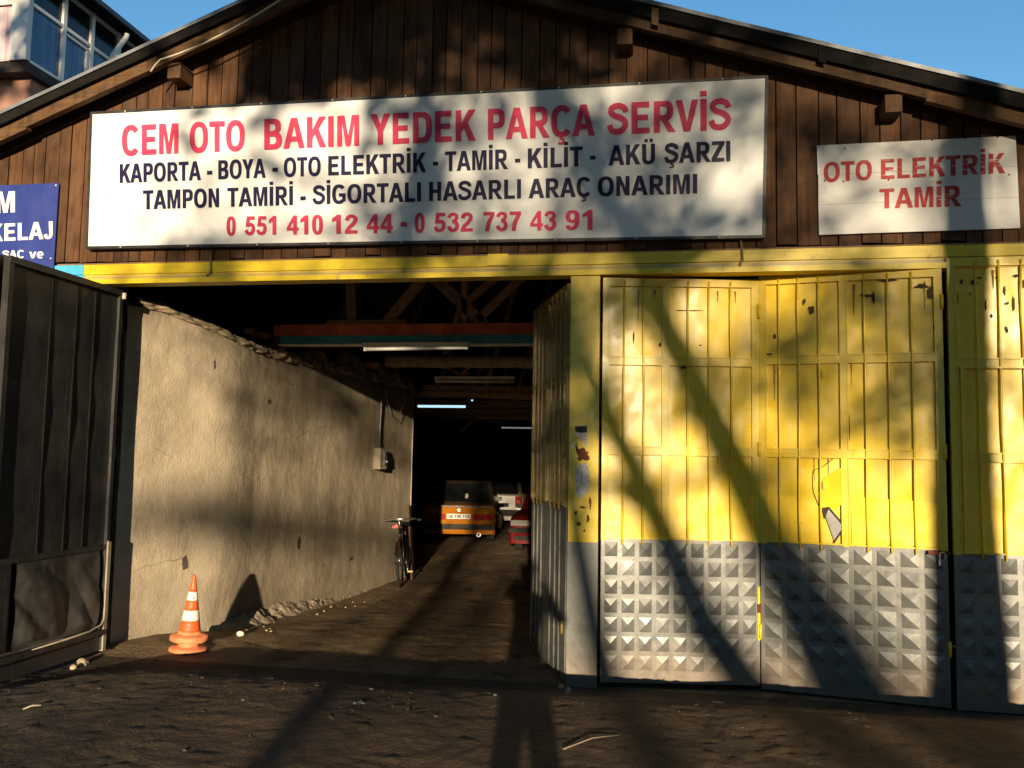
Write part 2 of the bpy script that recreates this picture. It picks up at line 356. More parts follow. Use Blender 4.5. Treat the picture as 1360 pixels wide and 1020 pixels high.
M['letter_worn'] = worn_red()
M['cone_orange'] = simple('faded orange plastic', (0.70, 0.115, 0.025), 0.5, 0, 0.18, 14, 0.25)
def cone_white():
    k = NT('scuffed white cone band'); v = k.pos()
    k.out(k.mix(k.ramp(k.noise(v, 22, 4, 0.7), [(0.58, 0.0), (0.62, 1.0)]), (0.78, 0.72, 0.62), (0.62, 0.13, 0.04)), 0.5, 0, 0.4); return k.m
M['cone_white'] = cone_white()
M['cone_pale'] = simple('worn pale orange plastic', (0.74, 0.24, 0.10), 0.6, 0, 0.25, 16, 0.3)

# ------------------------------------------------------------------ ground: the road falls to the garage floor
def road_h(x, y):
    L = lerp(3.2, 1.6, sstep(-5.2, -4.3, x)); h = lerp(0.19, 0.27, sstep(-4.7, -3.6, x))*sstep(0.05, 1.0, (-y)/L) if y < 0 else 0.0
    if y < 0:
        k = min(1.0, -y/0.3)
        h += k*(0.022*nz(x*1.1, y*1.1) + 0.007*nz(x*3.1, y*3.3, 4) + 0.005*nz(x*7, y*7, 2) + 0.009*nz(x*15, y*15, 7) + 0.016*max(0, nz(x*9, y*9, 12)-0.12))
        h += k*0.006*max(0, nz(x*2.2, y*4.0, 9))
    return h
def wall_x(y):                                      # the wall bends a little on its way in
    a = -5.30+0.40*(y-0.3); c = -4.82+0.062*(y-1.55); k = sstep(0.9, 2.2, y); return lerp(a, c, k)
def floor_h(x, y):
    k = min(1.0, y/0.3)
    h = -0.18*sstep(0.3, 5.5, y) + k*(0.012*nz(x*1.4, y*0.9, 3) + 0.010*nz(x*5, y*4, 1) + 0.005*nz(x*13, y*11, 5))
    d = x - wall_x(y)
    if y < 7: h += k*0.05*sstep(0.95, 0.35, d)*sstep(1.6, 0.7, y)
    return h
def ground_hit(px, py):
    d = ray(px, py); t = 3.0/d.length
    while True:
        p = CAM+d*t; h = road_h(p.x, p.y) if p.y < 0 else floor_h(p.x, p.y)
        if p.z <= h: return Vector((p.x, p.y, h))
        t += 0.01/d.length
def axis(segs):
    out = []
    for a, b, s in segs:
        n = max(1, round((b-a)/s)); out += [a+(b-a)*i/n for i in range(n)]
    return out + [segs[-1][1]]
def sheet(name, xs, ys, fn, mat):
    vs_ = [(x, y, fn(x, y)) for y in ys for x in xs]; nx = len(xs)
    fs = [(j*nx+i, j*nx+i+1, (j+1)*nx+i+1, (j+1)*nx+i) for j in range(len(ys)-1) for i in range(nx-1)]
    me = bpy.data.meshes.new(name); me.from_pydata(vs_, [], fs); me.polygons.foreach_set('use_smooth', [True]*len(fs)); me.materials.append(mat); me.update()
    o = bpy.data.objects.new(name, me); COL.objects.link(o); return tag(o, kind='structure')
gx = axis([(-300, -20, 40), (-20, -7, 1.0), (-7, -6.0, 0.15), (-6.0, 3.4, 0.034), (3.4, 6, 0.15), (6, 20, 1.0), (20, 300, 40)])
road = sheet('road', gx, axis([(-300, -20, 40), (-20, -6, 1.0), (-6, -3.6, 0.12), (-3.6, 0, 0.034)]), road_h, M['road'])
road['label'] = 'worn dusty brown asphalt in front of the garage'
gfx = axis([(-8.3, -5.3, 0.3), (-5.3, 0.2, 0.05), (0.2, 5.6, 0.3)])
gfl = sheet('garage_floor', gfx, axis([(0, 3.5, 0.045), (3.5, 13, 0.09), (13, 26, 1.0)]), floor_h, M['floor'])
gfl['label'] = 'dark trodden floor inside the garage'
def strip_ground(name, x0, x1):
    return sheet(name, [x0, (x0+x1)/2, x1], [0, 30, 150, 500], lambda x, y: 0.0, M['road'])
strip_ground('ground', -400, -8.3); strip_ground('ground', 5.6, 400)
gb = sheet('ground', [-8.3, -2, 5.6], [26, 200, 500], lambda x, y: 0.0, M['road'])

# ------------------------------------------------------------------ the garage building
RX = -2.579                                        # ridge; the left slope is a little steeper than the right
def edge_z(x): return 7.578+0.385*x if x < RX else 5.738-0.3286*x      # top of the verge flashing
def roof_z(x, off=0.0): return edge_z(x) - 0.12 + off
RZ = roof_z(RX)
gar = thing('garage_building', 'long garage with a dark plank gable and a wide yellow lintel over its gateway', 'garage', (-2.45, 0, 0))
b = MB(); x = -8.3; i = 0
pr = random.Random(3)
while x < 5.6:
    w = pr.choice((0.125, 0.145, 0.155, 0.165, 0.185)); x2 = min(5.6, x+w)
    g = 0.0055; y0 = -0.022 - pr.random()*0.012; zb = 3.71 + pr.uniform(-0.012, 0.02)
    t = pr.random()
    def top(xx): return roof_z(xx) + 0.012
    pts = [(x+g, y0, zb+pr.uniform(-0.01, 0.01)), (x2-g, y0+pr.uniform(-0.003, 0.003), zb), (x2-g, y0, top(x2-g)), (x+g, y0, top(x+g))]
    b.prism(pts, (0, 0.03-y0-0.012, 0), t)
    x = x2
b.build('gable_planks', M['plank'], gar)
b = MB(); b.prism([(-8.3, 0.02, 3.62), (5.6, 0.02, 3.62), (5.6, 0.02, roof_z(5.6)-0.05), (RX, 0.02, RZ-0.05), (-8.3, 0.02, roof_z(-8.3)-0.05)], (0, 0.05, 0)); b.build('gable_backing', M['dark_wall'], gar)
# roof: two slopes, dark fascia, grey flashing, barge rafters, purlin ends
YF = -0.36
XL, XR = -9.0, 6.05
for sx, xe in ((-1, XL), (1, XR)):
    def rz(xx, off): return edge_z(xx) + off
    b = MB(); b.prism([(RX, YF+0.02, rz(RX, -0.05)), (xe, YF+0.02, rz(xe, -0.05)), (xe, YF+0.02, rz(xe, -0.012)), (RX, YF+0.02, rz(RX, -0.012))], (0, 27.0, 0)); b.build('roof_slope', M['roof_sheet'], gar)
    b = MB(); b.prism([(RX, -0.32, rz(RX, -0.105)), (xe, -0.32, rz(xe, -0.105)), (xe, -0.32, rz(xe, -0.055)), (RX, -0.32, rz(RX, -0.055))], (0, 26.6, 0)); b.build('roof_deck', M['soffit'], gar)
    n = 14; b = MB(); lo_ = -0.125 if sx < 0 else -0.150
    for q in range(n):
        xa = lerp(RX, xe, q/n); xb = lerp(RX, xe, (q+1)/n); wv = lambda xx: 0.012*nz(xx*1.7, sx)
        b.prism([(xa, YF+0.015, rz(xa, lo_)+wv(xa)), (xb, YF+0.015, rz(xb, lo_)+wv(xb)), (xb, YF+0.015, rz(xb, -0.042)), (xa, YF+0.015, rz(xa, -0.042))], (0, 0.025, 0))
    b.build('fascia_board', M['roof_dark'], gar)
    b = MB()
    for q in range(n):
        xa = lerp(RX, xe, q/n); xb = lerp(RX, xe, (q+1)/n); wv = lambda xx: 0.007*nz(xx*2.3, sx+3)
        b.prism([(xa, YF-0.005, rz(xa, -0.040)+wv(xa)), (xb, YF-0.005, rz(xb, -0.040)+wv(xb)), (xb, YF-0.005, rz(xb, -0.006)+wv(xb)), (xa, YF-0.005, rz(xa, -0.006)+wv(xa))], (0, 0.022, 0))
    b.build('verge_flashing', M['roof_sheet'], gar)
    joints = [(RX, 0.0), ((RX+xe)/2+0.3*sx, 0.0), (xe, 0.0)]
    for (xa, _), (xb, _), dz in zip(joints, joints[1:], (0.0, -0.012)):
        b = MB(); b.prism([(xa, -0.29, rz(xa, -0.245+dz)), (xb, -0.29, rz(xb, -0.235+dz)), (xb, -0.29, rz(xb, -0.112)), (xa, -0.29, rz(xa, -0.112))], (0, 0.07, 0), pr.random())
        b.build('barge_rafter', M['barge'], gar)
    b = MB(); b.prism([(RX, -0.075, rz(RX, -0.235)), (xe, -0.075, rz(xe, -0.235)), (xe, -0.075, rz(xe, -0.107)), (RX, -0.075, rz(RX, -0.107))], (0, 0.036, 0)); b.build('wall_rafter', M['soffit'], gar)
for px, py, s in ((235, 95, 0.13), (830, 58, 0.13), (1185, 140, 0.13)):
    c = PY(px, py, -0.20); zt = edge_z(c.x)-0.252; w = s/2
    b = MB(); b.box((c.x-w, -0.25, zt-0.145), (c.x+w, -0.0365, zt), pr.random()); b.build('purlin_end', M['timber_y'], gar)
for px, py, mt in ((870, 18, 'timber_y'), (1092, 67, 'roof_dark')):
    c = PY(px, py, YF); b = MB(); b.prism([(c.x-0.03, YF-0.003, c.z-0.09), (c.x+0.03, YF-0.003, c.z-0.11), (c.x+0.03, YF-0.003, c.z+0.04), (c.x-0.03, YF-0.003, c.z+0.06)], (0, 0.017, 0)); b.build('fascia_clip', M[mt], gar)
# lintel
b = MB(); xl, xr = -5.56, 5.6
prof = [(-0.045, 3.595), (-0.045, 3.69), (0.10, 3.69), (0.10, 3.495), (-0.075, 3.495), (-0.075, 3.548), (-0.03, 3.556), (-0.03, 3.59)]
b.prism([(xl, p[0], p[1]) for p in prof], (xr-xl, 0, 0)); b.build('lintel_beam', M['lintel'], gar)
b = MB(); b.prism([(-5.9, p[0]-0.002, p[1]) for p in prof], (0.338, 0, 0)); b.build('painted_lintel_end', M['sky_blue_paint'], gar)
b = MB(); a0 = PY(648, 345, -0.06); b.box((a0.x, -0.062, 3.598), (a0.x+0.18, -0.047, 3.70)); b.build('lintel_plate', M['yellow_bright'], gar)
for px in (281, 985):
    a0 = PY(px, 345, -0.05); b = MB(); b.tube([(a0.x-0.01, -0.05, 3.79), (a0.x, -0.062, 3.70), (a0.x+0.005, -0.066, 3.60), (a0.x-0.02, -0.092, 3.545)], 0.011, 6); b.build('lintel_hook', M['yellow_shaded'], gar)
# ragged batten just over the lintel
b = MB(); n = 60
b.grid(lambda u, v: Vector((lerp(-5.85, 5.6, u), -0.05+0.03*v*0, 3.69+0.012*v+0.010*v*nz(u*60, 3))), n, 1); b.build('drip_edge', M['timber_x'], gar)
# gate post
b = MB(); b.box((-0.832, -0.04, -0.02), (-0.578, 0.10, 3.494)); b.bevel(0.008, 1); b.build('gate_post', M['yellow_frame'], gar)
b = MB(); b.box((-0.8345, -0.0425, -0.015), (-0.5755, 0.09, 1.20)); b.build('post_grey_base', M['grey_panel'], gar)
def blob_mesh(mb, c, rx, rz, y, n=22, seed=0, rag=0.45, t=0.5):
    pts = []
    for k in range(n):
        a = 2*math.pi*k/n; r = 1+rag*nz(math.cos(a)*1.7+seed*3.1, math.sin(a)*1.7, seed)+0.25*rag*nz(math.cos(a)*6, math.sin(a)*6+seed, 1)
        pts.append((c[0]+rx*r*math.cos(a), y, c[1]+rz*r*math.sin(a)))
    mb.prism(pts, (0, 0.0012, 0), t)
for px, py, rx, rz_, sd in ((773, 604, .055, .042, 1), (766, 594, .012, .03, 2), (774, 674, .025, .012, 4), (765, 681, .012, .02, 5), (781, 688, .012, .035, 6), (768, 696, .02, .012, 7), (784, 668, .01, .04, 8), (776, 705, .012, .01, 9)):
    b = MB(); a0 = PY(px, py, -0.0415); blob_mesh(b, (a0.x, a0.z), rx, rz_, -0.0415, 30, sd, 1.1); b.build('rust_stain', M['rust'], gar)
# side walls, back wall, front pieces beside the gates
b = MB(); b.box((-8.3, 0.08, -0.5), (-8.05, 26, 4.33)); b.build('side_wall', M['dark_wall'], gar)
b = MB(); b.box((5.36, 0.08, -0.5), (5.6, 26, 3.75)); b.build('side_wall', M['dark_wall'], gar)
b = MB(); b.prism([(-8.3, 26, -0.5), (5.6, 26, -0.5), (5.6, 26, roof_z(5.6, 0.05)), (RX, 26, RZ+0.05), (-8.3, 26, roof_z(-8.3, 0.05))], (0, 0.25, 0)); b.build('back_wall', M['dark_wall'], gar)
b = MB(); b.box((-8.3, 0.0, -0.1), (-5.35, 0.075, 3.70)); b.build('front_wall', M['dark_wall'], gar)
# interior timbers seen through the gateway
def beam(name, p, q, w, h, mat, t=None): b_ = MB(); b_.bar(p, q, w, h, (0, 0, 1), pr.random() if t is None else t); return b_.build(name, mat, gar)
beam('red_beam', (-4.80, 2.6, 3.425), (3.2, 2.6, 3.415), 0.12, 0.135, M['red_paint'])
beam('teal_beam', (-4.72, 2.6, 3.302), (3.2, 2.6, 3.290), 0.10, 0.105, M['teal_paint'])
beam('beam_flange', (-4.72, 2.57, 3.239), (-1.0, 2.57, 3.228), 0.16, 0.016, M['cream'])
a0 = PY(437, 432, 2.6); beam('splice_board', (a0.x, 2.57, 3.52), (a0.x+1.0, 2.57, 3.52), 0.05, 0.05, M['timber_x'])
for p1, p2, w in (((466, 372), (468, 431), .12), ((561, 372), (512, 431), .13), ((583, 375), (645, 433), .14), ((655, 372), (622, 400), .09), ((690, 372), (635, 425), .10), ((617, 372), (617, 432), .07)):
    A = PY(*p1, 2.72); B = PY(*p2, 2.72); d = (A-B)*0.5
    beam('truss_strut', B, A+d, 0.06, w, M['timber_x'])
for y in (5.9, 9.2, 12.6, 16.0, 19.5):
    zt = 3.36 if y < 6 else 3.15
    if y > 6: beam('tie_beam', (-8.0, y, zt), (3.2, y, zt), 0.14, 0.16, M['timber_x'])
    for xx in (-6.6, -4.6, -2.6, -0.6, 1.4):
        beam('truss_strut', (xx-0.9, y, zt+0.05), (xx, y, roof_z(xx)-0.05), 0.07, 0.09, M['timber_x'])
b = MB(); npts = 26; A = PY(513, 480, 5.8); B = Vector((0.5, 5.8, A.z-0.03))
b.tube([A.lerp(B, k/npts)+Vector((0, 0, 0.012*nz(k*0.7, 2))) for k in range(npts+1)], [0.098+0.014*nz(k*0.9, 5) for k in range(npts+1)], 10); b.build('pole_beam', M['timber_pale'], gar)
A = PY(462, 484, 5.6); b = MB(); b.prism([(A.x, 5.55, A.z), (A.x+0.12, 5.55, A.z+0.035), (A.x+0.53, 5.55, A.z+0.02), (A.x+0.53, 5.55, A.z-0.065), (A.x+0.10, 5.55, A.z-0.05)], (0, 0.1, 0)); b.build('broken_board', M['board_fresh'], gar)
for (x0, y0), (x1, y1), Y, h in (((563, 515), (720, 517), 7.8, .09), ((560, 523), (720, 528), 7.85, .09), ((600, 546), (720, 548), 12.4, .06), ((602, 554), (720, 556), 12.9, .06)):
    beam('ceiling_beam', PY(x0, y0, Y), PY(x1, y1, Y), 0.12, h, M['timber_x'])
for (x0, y0), (x1, y1) in (((592, 488), (622, 503)), ((610, 498), (624, 488)), ((600, 503), (623, 495))):
    beam('splintered_lath', PY(x0, y0, 7.4), PY(x1, y1, 7.4), 0.02, 0.035, M['board_fresh'])
beam('brace', PY(612, 575, 14), PY(640, 545, 14), 0.06, 0.08, M['timber_x'])

# ------------------------------------------------------------------ plastered wall inside the gateway
def wall_pt(s, z, off=0.0):
    y = lerp(0.3, 7.5, s); d = Vector((wall_x(y+0.1)-wall_x(y-0.1), 0.2, 0)).normalized(); n = Vector((d.y, -d.x, 0))
    return Vector((wall_x(y), y, z)) + n*off
wl_t = thing('plastered_wall', 'rough grey plastered wall with a crumbling top along the gateway', 'wall', (wall_x(2.0), 2.0, 0))
def wtop(s): return 3.08+0.28*sstep(0.30, 0.0, s) + 0.035*nz(s*9, 1) + 0.015*nz(s*30, 2)
b = MB()
b.grid(lambda u, v: wall_pt(u, lerp(-0.3, wtop(u), v), 0.012*nz(u*7, v*4, 1)+0.006*nz(u*20, v*10, 2)+0.02*sstep(0.93, 1.0, v)*nz(u*40, 3)-0.03*sstep(0.97, 1, v)), 140, 60)
b.build('plaster_face', M['plaster'], wl_t)
b = MB(); q = [wall_pt(k/8, 0, -0.04) for k in range(9)]+[wall_pt(k/8, 0, -0.34) for k in range(8, -1, -1)]
hh = [lerp(3.1, 3.0, k/8) for k in range(9)]; hh = hh+hh[::-1]
b.hexa([p+Vector((0, 0, -0.3)) for p in q], [p+Vector((0, 0, h)) for p, h in zip(q, hh)]); b.build('wall_core', M['mortar'], wl_t)
b = MB(); b.face([wall_pt(1, -0.3, 0.012), wall_pt(1, -0.3, -0.04), wall_pt(1, 3.05, -0.04), wall_pt(1, 3.05, 0.012)]); b.build('plaster_end', M['plaster'], wl_t)
b = MB()
def rub(u, v):
    s = lerp(0.02, 1.0, u); z0 = wtop(s)-0.015; h = lerp(0.16, 0.38, sstep(0.1, 0.7, s))
    h *= 0.75+0.6*nz(s*13, 7)+0.25*nz(s*41, 1)
    a = v*math.pi*0.85; chunk = 0.07*nz(s*34, v*3.1, 3)+0.035*nz(s*80, v*7, 5)
    return wall_pt(s, z0+max(0.03, h)*math.sin(a*0.62), 0.05*math.sin(a)-0.26*v**1.5+chunk*(1 if v < 0.9 else 0))
b.grid(rub, 230, 16, smooth=False); b.build('crumbled_mortar_top', M['mortar'], wl_t)
b = MB()
def foot(u, v):
    y = lerp(1.35, 5.6, u); w = (0.19*sstep(0, 0.12, u)*sstep(1.0, 0.25, u)+0.05)*(1+0.5*nz(y*2.1, 2)+0.2*nz(y*7, 5)); h = w*0.55*(1+0.4*nz(y*3, 8))
    x = wall_x(y)+0.004+w*v; z = floor_h(x, y)+h*(1-v)**1.5*(1+0.35*nz(y*6, v*4, 3)) - 0.012*v + 0.022*nz(y*20, v*9, 7)*math.sin(math.pi*min(1, v+.15))
    return Vector((x, y, z))
b.grid(foot, 260, 20, smooth=True); b.build('crumbled_plaster_foot', M['plaster'], wl_t)
b = MB()
for k in range(16):
    y = lerp(1.5, 4.6, rng.random()**1.3); r = rng.uniform(0.008, 0.026)
    c = Vector((wall_x(y)+0.25+abs(rng.gauss(0, 0.14)), y, 0)); c.z = floor_h(c.x, c.y)+r*0.15
    m0 = Matrix.Rotation(rng.random()*6, 3, Vector((rng.random(), rng.random(), rng.random()+.1)).normalized())
    vsn = bmesh.ops.create_icosphere(b.bm, subdivisions=1, radius=r)['verts']
    for v_ in vsn: v_.co = c + m0 @ (Vector((v_.co.x, v_.co.y*0.8, v_.co.z*0.6))*(1+0.8*nz(v_.co.x*40+k, v_.co.y*40, v_.co.z*40)))
o = b.build('fallen_plaster', M['mortar'], wl_t); o['kind'] = 'stuff'
brick_labels = ['small loose brick at the front end of the row on the wall top', 'second loose brick from the gateway on the wall top', 'loose brick tilted beside the end of the red beam', 'loose brick lying just under the teal beam end']
def wall_hit(px, py):
    return min((abs((wall_pt(k/600, 1.5)-CAM).dot(cr)/(wall_pt(k/600, 1.5)-CAM).dot(fwd)*F_PX+680+(wall_pt(k/600, 1.5).z-1.5)-px), k/600) for k in range(601))[1]
def on_plaster(u, z):
    v = (z+0.3)/(wtop(u)+0.3); return wall_pt(u, z, 0.003+0.012*nz(u*7, v*4, 1)+0.006*nz(u*20, v*10, 2))
soot_m = simple('soot stain', (0.075, 0.058, 0.042), 0.95, 0, 0.4, 60)
for px, py, rw, rh, sd in ((250, 748, .035, .065, 1), (278, 484, .014, .05, 2), (400, 722, .045, .085, 3), (470, 742, .07, .03, 4)):
    s_ = wall_hit(px, py); P0 = wall_pt(s_, 1.5); dd_ = (P0-CAM); z_ = CAM.z + ray(px, py).z*(dd_.y/ray(px, py).y)
    pts = []
    for k in range(24):
        a = 2*math.pi*k/24; r = 1+0.6*nz(math.cos(a)*1.7+sd*3, math.sin(a)*1.7, sd)+0.2*nz(math.cos(a)*6, math.sin(a)*6, sd)
        pts.append(on_plaster(s_+rw*r*math.cos(a)/7.2, z_+rh*r*math.sin(a)))
    b = MB(); c0 = on_plaster(s_, z_)
    for k in range(24): b.face([c0, pts[k], pts[(k+1) % 24]])
    b.build('soot_stain', soot_m if sd != 4 else simple('reddish stain', (0.16, 0.06, 0.04), 0.9), wl_t)
for k, (s, ang) in enumerate(((0.255, 0.2), (0.28, -0.5), (0.305, 0.1), (0.345, 0.6))):
    t_ = thing('loose_brick', brick_labels[k], 'brick', wall_pt(s, wtop(s)+0.20+0.01*k, -0.12), ang, 'loose bricks on the wall top')
    b = MB(); b.box((-0.05, -0.095, 0.0), (0.05, 0.095, 0.065)); b.bevel(0.008)
    for v_ in b.bm.verts: v_.co += Vector((0.006*nz(v_.co.x*40, v_.co.y*30, k), 0.006*nz(v_.co.y*40, k, 1), 0.005*nz(v_.co.z*40, k, 3)))
    b.build('brick_body', M['brick'], t_, local=True)

# ------------------------------------------------------------------ lettering
T_, H_ = 0.205, 0.175                              # stem and bar thickness of the bold sign face, cap height 1
def arc_(cx, cy, rx, ry, a0, a1, n=20, e=2.35):
    out = []
    for k in range(n+1):
        a = math.radians(lerp(a0, a1, k/n)); c, s_ = math.cos(a), math.sin(a)
        out.append((cx+rx*math.copysign(abs(c)**(2/e), c), cy+ry*math.copysign(abs(s_)**(2/e), s_)))
    return out
def catmull(p, n=6):
    out = []
    for i in range(len(p)-1):
        p0, p1, p2, p3 = p[max(0, i-1)], p[i], p[i+1], p[min(len(p)-1, i+2)]
        for k in range(n):
            t = k/n; out.append(tuple(0.5*(2*b_+(c_-a_)*t+(2*a_-5*b_+4*c_-d_)*t*t+(3*b_-a_-3*c_+d_)*t**3) for a_, b_, c_, d_ in zip(p0, p1, p2, p3)))
    return out+[p[-1]]
def stroke_(p, w):
    l_, r_ = [], []
    for i, q in enumerate(p):
        a, c = p[max(0, i-1)], p[min(len(p)-1, i+1)]; dx, dy = c[0]-a[0], c[1]-a[1]; m = math.hypot(dx, dy) or 1
        nx, ny = -dy/m*w/2, dx/m*w/2; l_.append((q[0]+nx, q[1]+ny)); r_.append((q[0]-nx, q[1]-ny))
    return l_+r_[::-1]
def rc(x0, y0, x1, y1): return [(x0, y0), (x1, y0), (x1, y1), (x0, y1)]
def ring_(x0, x1, y0, y1, t=T_, h=H_, e=2.35):
    cx, cy, rx, ry = (x0+x1)/2, (y0+y1)/2, (x1-x0)/2, (y1-y0)/2
    return [arc_(cx, cy, rx, ry, 0, 360, 40, e)[:-1], arc_(cx, cy, rx-t, ry-h, 0, 360, 40, e)[:-1]]
def bowl(x0, x1, y0, y1, e=2.6):                   # flat on the left, round on the right
    return [(x0, y0)]+arc_(lerp(x0, x1, .5), (y0+y1)/2, (x1-x0)*.5, (y1-y0)/2, -90, 90, 18, e)+[(x0, y1)]
def glyph(ch):
    t, h = T_, H_
    acc = {'Ç': 'C', 'Ş': 'S', 'İ': 'I', 'Ü': 'U'}
    if ch in acc:
        w, pcs = glyph(acc[ch]); m = w/2; pcs = list(pcs)
        if ch in 'ÇŞ': pcs.append([stroke_(catmull([(m-.01, .01), (m+.0, -.06), (m+.09, -.09), (m+.08, -.19), (m-.02, -.215), (m-.10, -.19)], 4), .075)])
        elif ch == 'İ': pcs.append([rc(m-t/2, 1.09, m+t/2, 1.26)])
        else: pcs += [[rc(m-.20, 1.09, m-.04, 1.25)], [rc(m+.05, 1.09, m+.21, 1.25)]]
        return w, pcs
    if ch == 'I' or ch == 'ı': return .33, [[rc(.065, 0, .065+t, 1)]]
    if ch == 'L': return .68, [[[(.08, 0), (.64, 0), (.64, h), (.08+t, h), (.08+t, 1), (.08, 1)]]]
    if ch == 'E': return .74, [[[(.08, 0), (.69, 0), (.69, h), (.08+t, h), (.08+t, .42), (.63, .42), (.63, .59), (.08+t, .59), (.08+t, 1-h), (.67, 1-h), (.67, 1), (.08, 1)]]]
    if ch == 'F': return .68, [[[(.08, 0), (.08+t, 0), (.08+t, .42), (.58, .42), (.58, .59), (.08+t, .59), (.08+t, 1-h), (.64, 1-h), (.64, 1), (.08, 1)]]]
    if ch == 'H': return .80, [[[(.08, 0), (.08+t, 0), (.08+t, .42), (.72-t, .42), (.72-t, 0), (.72, 0), (.72, 1), (.72-t, 1), (.72-t, .6), (.08+t, .6), (.08+t, 1), (.08, 1)]]]
    if ch == 'T': return .68, [[[(.34-t/2, 0), (.34+t/2, 0), (.34+t/2, 1-h), (.66, 1-h), (.66, 1), (.02, 1), (.02, 1-h), (.34-t/2, 1-h)]]]
    if ch == 'N': return .80, [[[(.08, 0), (.08+.19, 0), (.08+.19, .62), (.51, 0), (.72, 0), (.72, 1), (.53, 1), (.53, .38), (.29, 1), (.08, 1)]]]
    if ch == 'M': return .94, [[[(.07, 0), (.07+.18, 0), (.25, .76), (.385, 0), (.555, 0), (.69, .76), (.69, 0), (.87, 0), (.87, 1), (.605, 1), (.47, .33), (.335, 1), (.07, 1)]]]
    if ch == 'A': return .80, [[[(0, 0), (.215, 0), (.272, .22), (.528, .22), (.585, 0), (.80, 0), (.515, 1), (.285, 1)], [(.315, .385), (.40, .73), (.485, .385)]]]
    if ch == 'V': return .74, [[[(.265, 0), (.475, 0), (.74, 1), (.525, 1), (.37, .30), (.215, 1), (0, 1)]]]
    if ch == 'Y': return .74, [[[(.37-t/2, 0), (.37+t/2, 0), (.37+t/2, .42), (.74, 1), (.50, 1), (.37, .66), (.24, 1), (0, 1), (.37-t/2, .42)]]]
    if ch == 'Z': return .68, [[[(.02, 0), (.66, 0), (.66, h), (.28, h), (.66, .85), (.66, 1), (.05, 1), (.05, 1-h), (.40, 1-h), (.02, .17)]]]
    if ch == 'K': return .80, [[[(.08, 0), (.08+t, 0), (.08+t, .29), (.37, .43), (.555, 0), (.80, 0), (.51, .60), (.78, 1), (.53, 1), (.08+t, .57), (.08+t, 1), (.08, 1)]]]
    if ch == 'O': return .86, [ring_(.04, .82, -.015, 1.015)]
    if ch == '0': return .62, [ring_(.04, .58, -.015, 1.015, .19, .16, 2.5)]
    if ch == 'D': return .80, [[bowl(.08, .76, 0, 1), bowl(.08+t, .76-t, h, 1-h)]]
    if ch == 'P': return .74, [[[(.08, 0), (.08+t, 0), (.08+t, .37)]+arc_(.42, .685, .28, .315, -90, 90, 16, 2.6)+[(.08, 1)], [(.08+t, .54)]+arc_(.40, .685, .10, .145, -90, 90, 12, 2.4)+[(.08+t, .83)]]]
    if ch == 'R': return .80, [[[(.08, 0), (.08+t, 0), (.08+t, .38)]+arc_(.42, .69, .30, .31, -90, 90, 16, 2.6)+[(.08, 1)], [(.08+t, .55)]+arc_(.41, .69, .11, .14, -90, 90, 12, 2.4)+[(.08+t, .83)]], [[(.33, .40), (.52, .41), (.80, 0), (.56, 0)]]]
    if ch == 'B': return .80, [[[(.08, 0)]+arc_(.42, .285, .33, .285, -90, 60, 16, 2.6)+arc_(.42, .75, .29, .25, -40, 90, 14, 2.6)+[(.08, 1)], [(.08+t, .17)]+arc_(.40, .295, .13, .125, -90, 90, 12, 2.4)+[(.08+t, .42)], [(.08+t, .59)]+arc_(.39, .715, .11, .115, -90, 90, 12, 2.4)+[(.08+t, .83)]]]
    if ch == 'U': return .80, [[[(.08, 1)]+arc_(.40, .33, .32, .345, 180, 360, 24, 2.4)+[(.72, 1), (.72-t, 1)]+arc_(.40, .33, .32-t, .345-h, 360, 180, 24, 2.4)+[(.08+t, 1)]]]
    if ch == 'C': return .80, [[arc_(.42, .5, .38, .515, 38, 322, 34)+arc_(.42, .5, .38-t, .515-h, 318, 42, 34)]]
    if ch == 'G': return .86, [[arc_(.43, .5, .39, .515, 40, 305, 34)+[(.80, .14), (.80, .54), (.43, .54), (.43, .37), (.61, .37), (.61, .225)]+arc_(.43, .5, .39-t, .515-h, 305, 42, 30)]]
    if ch == 'J': return .58, [[[(.50, 1)]+arc_(.26, .29, .24, .305, 0, -172, 22, 2.3)+[(.19, .30)]+arc_(.26, .29, .06, .135, -160, 0, 12, 2.3)+[(.50-t, 1)]]]
    if ch == 'S': return .74, [[stroke_(catmull([(.635, .70), (.58, .84), (.37, .915), (.17, .85), (.135, .715), (.25, .605), (.45, .525), (.60, .41), (.615, .255), (.50, .125), (.35, .085), (.16, .14), (.085, .31)]), .185)]]
    if ch == '1': return .62, [[[(.27, 0), (.47, 0), (.47, 1), (.31, 1), (.08, .80), (.08, .62), (.27, .72)]]]
    if ch == '2': return .62, [[stroke_(catmull([(.12, .69), (.17, .85), (.31, .915), (.47, .84), (.485, .68), (.37, .48), (.20, .29), (.12, .10)]), .18)], [rc(.03, 0, .58, h)]]
    if ch == '3': return .62, [[stroke_(catmull([(.11, .73), (.17, .86), (.30, .92), (.44, .86), (.46, .72), (.38, .585), (.26, .54)]), .165)], [stroke_(catmull([(.26, .535), (.42, .49), (.485, .31), (.43, .14), (.30, .08), (.16, .14), (.10, .29)]), .175)]]
    if ch == '4': return .62, [[[(.34, 0), (.52, 0), (.52, .21), (.60, .21), (.60, .37), (.52, .37), (.52, 1), (.36, 1), (.02, .37), (.02, .21), (.34, .21)], [(.18, .37), (.34, .70), (.34, .37)]]]
    if ch == '5': return .62, [[stroke_(catmull([(.17, .50), (.30, .57), (.44, .52), (.49, .34), (.43, .15), (.29, .085), (.16, .13), (.10, .28)]), .175)], [[(.07, .45), (.25, .48), (.285, 1-h), (.55, 1-h), (.55, 1), (.14, 1)]]]
    if ch == '7': return .62, [[[(.13, 0), (.33, 0), (.40, .40), (.58, .84), (.58, 1), (.05, 1), (.05, 1-h), (.37, 1-h), (.20, .45)]]]
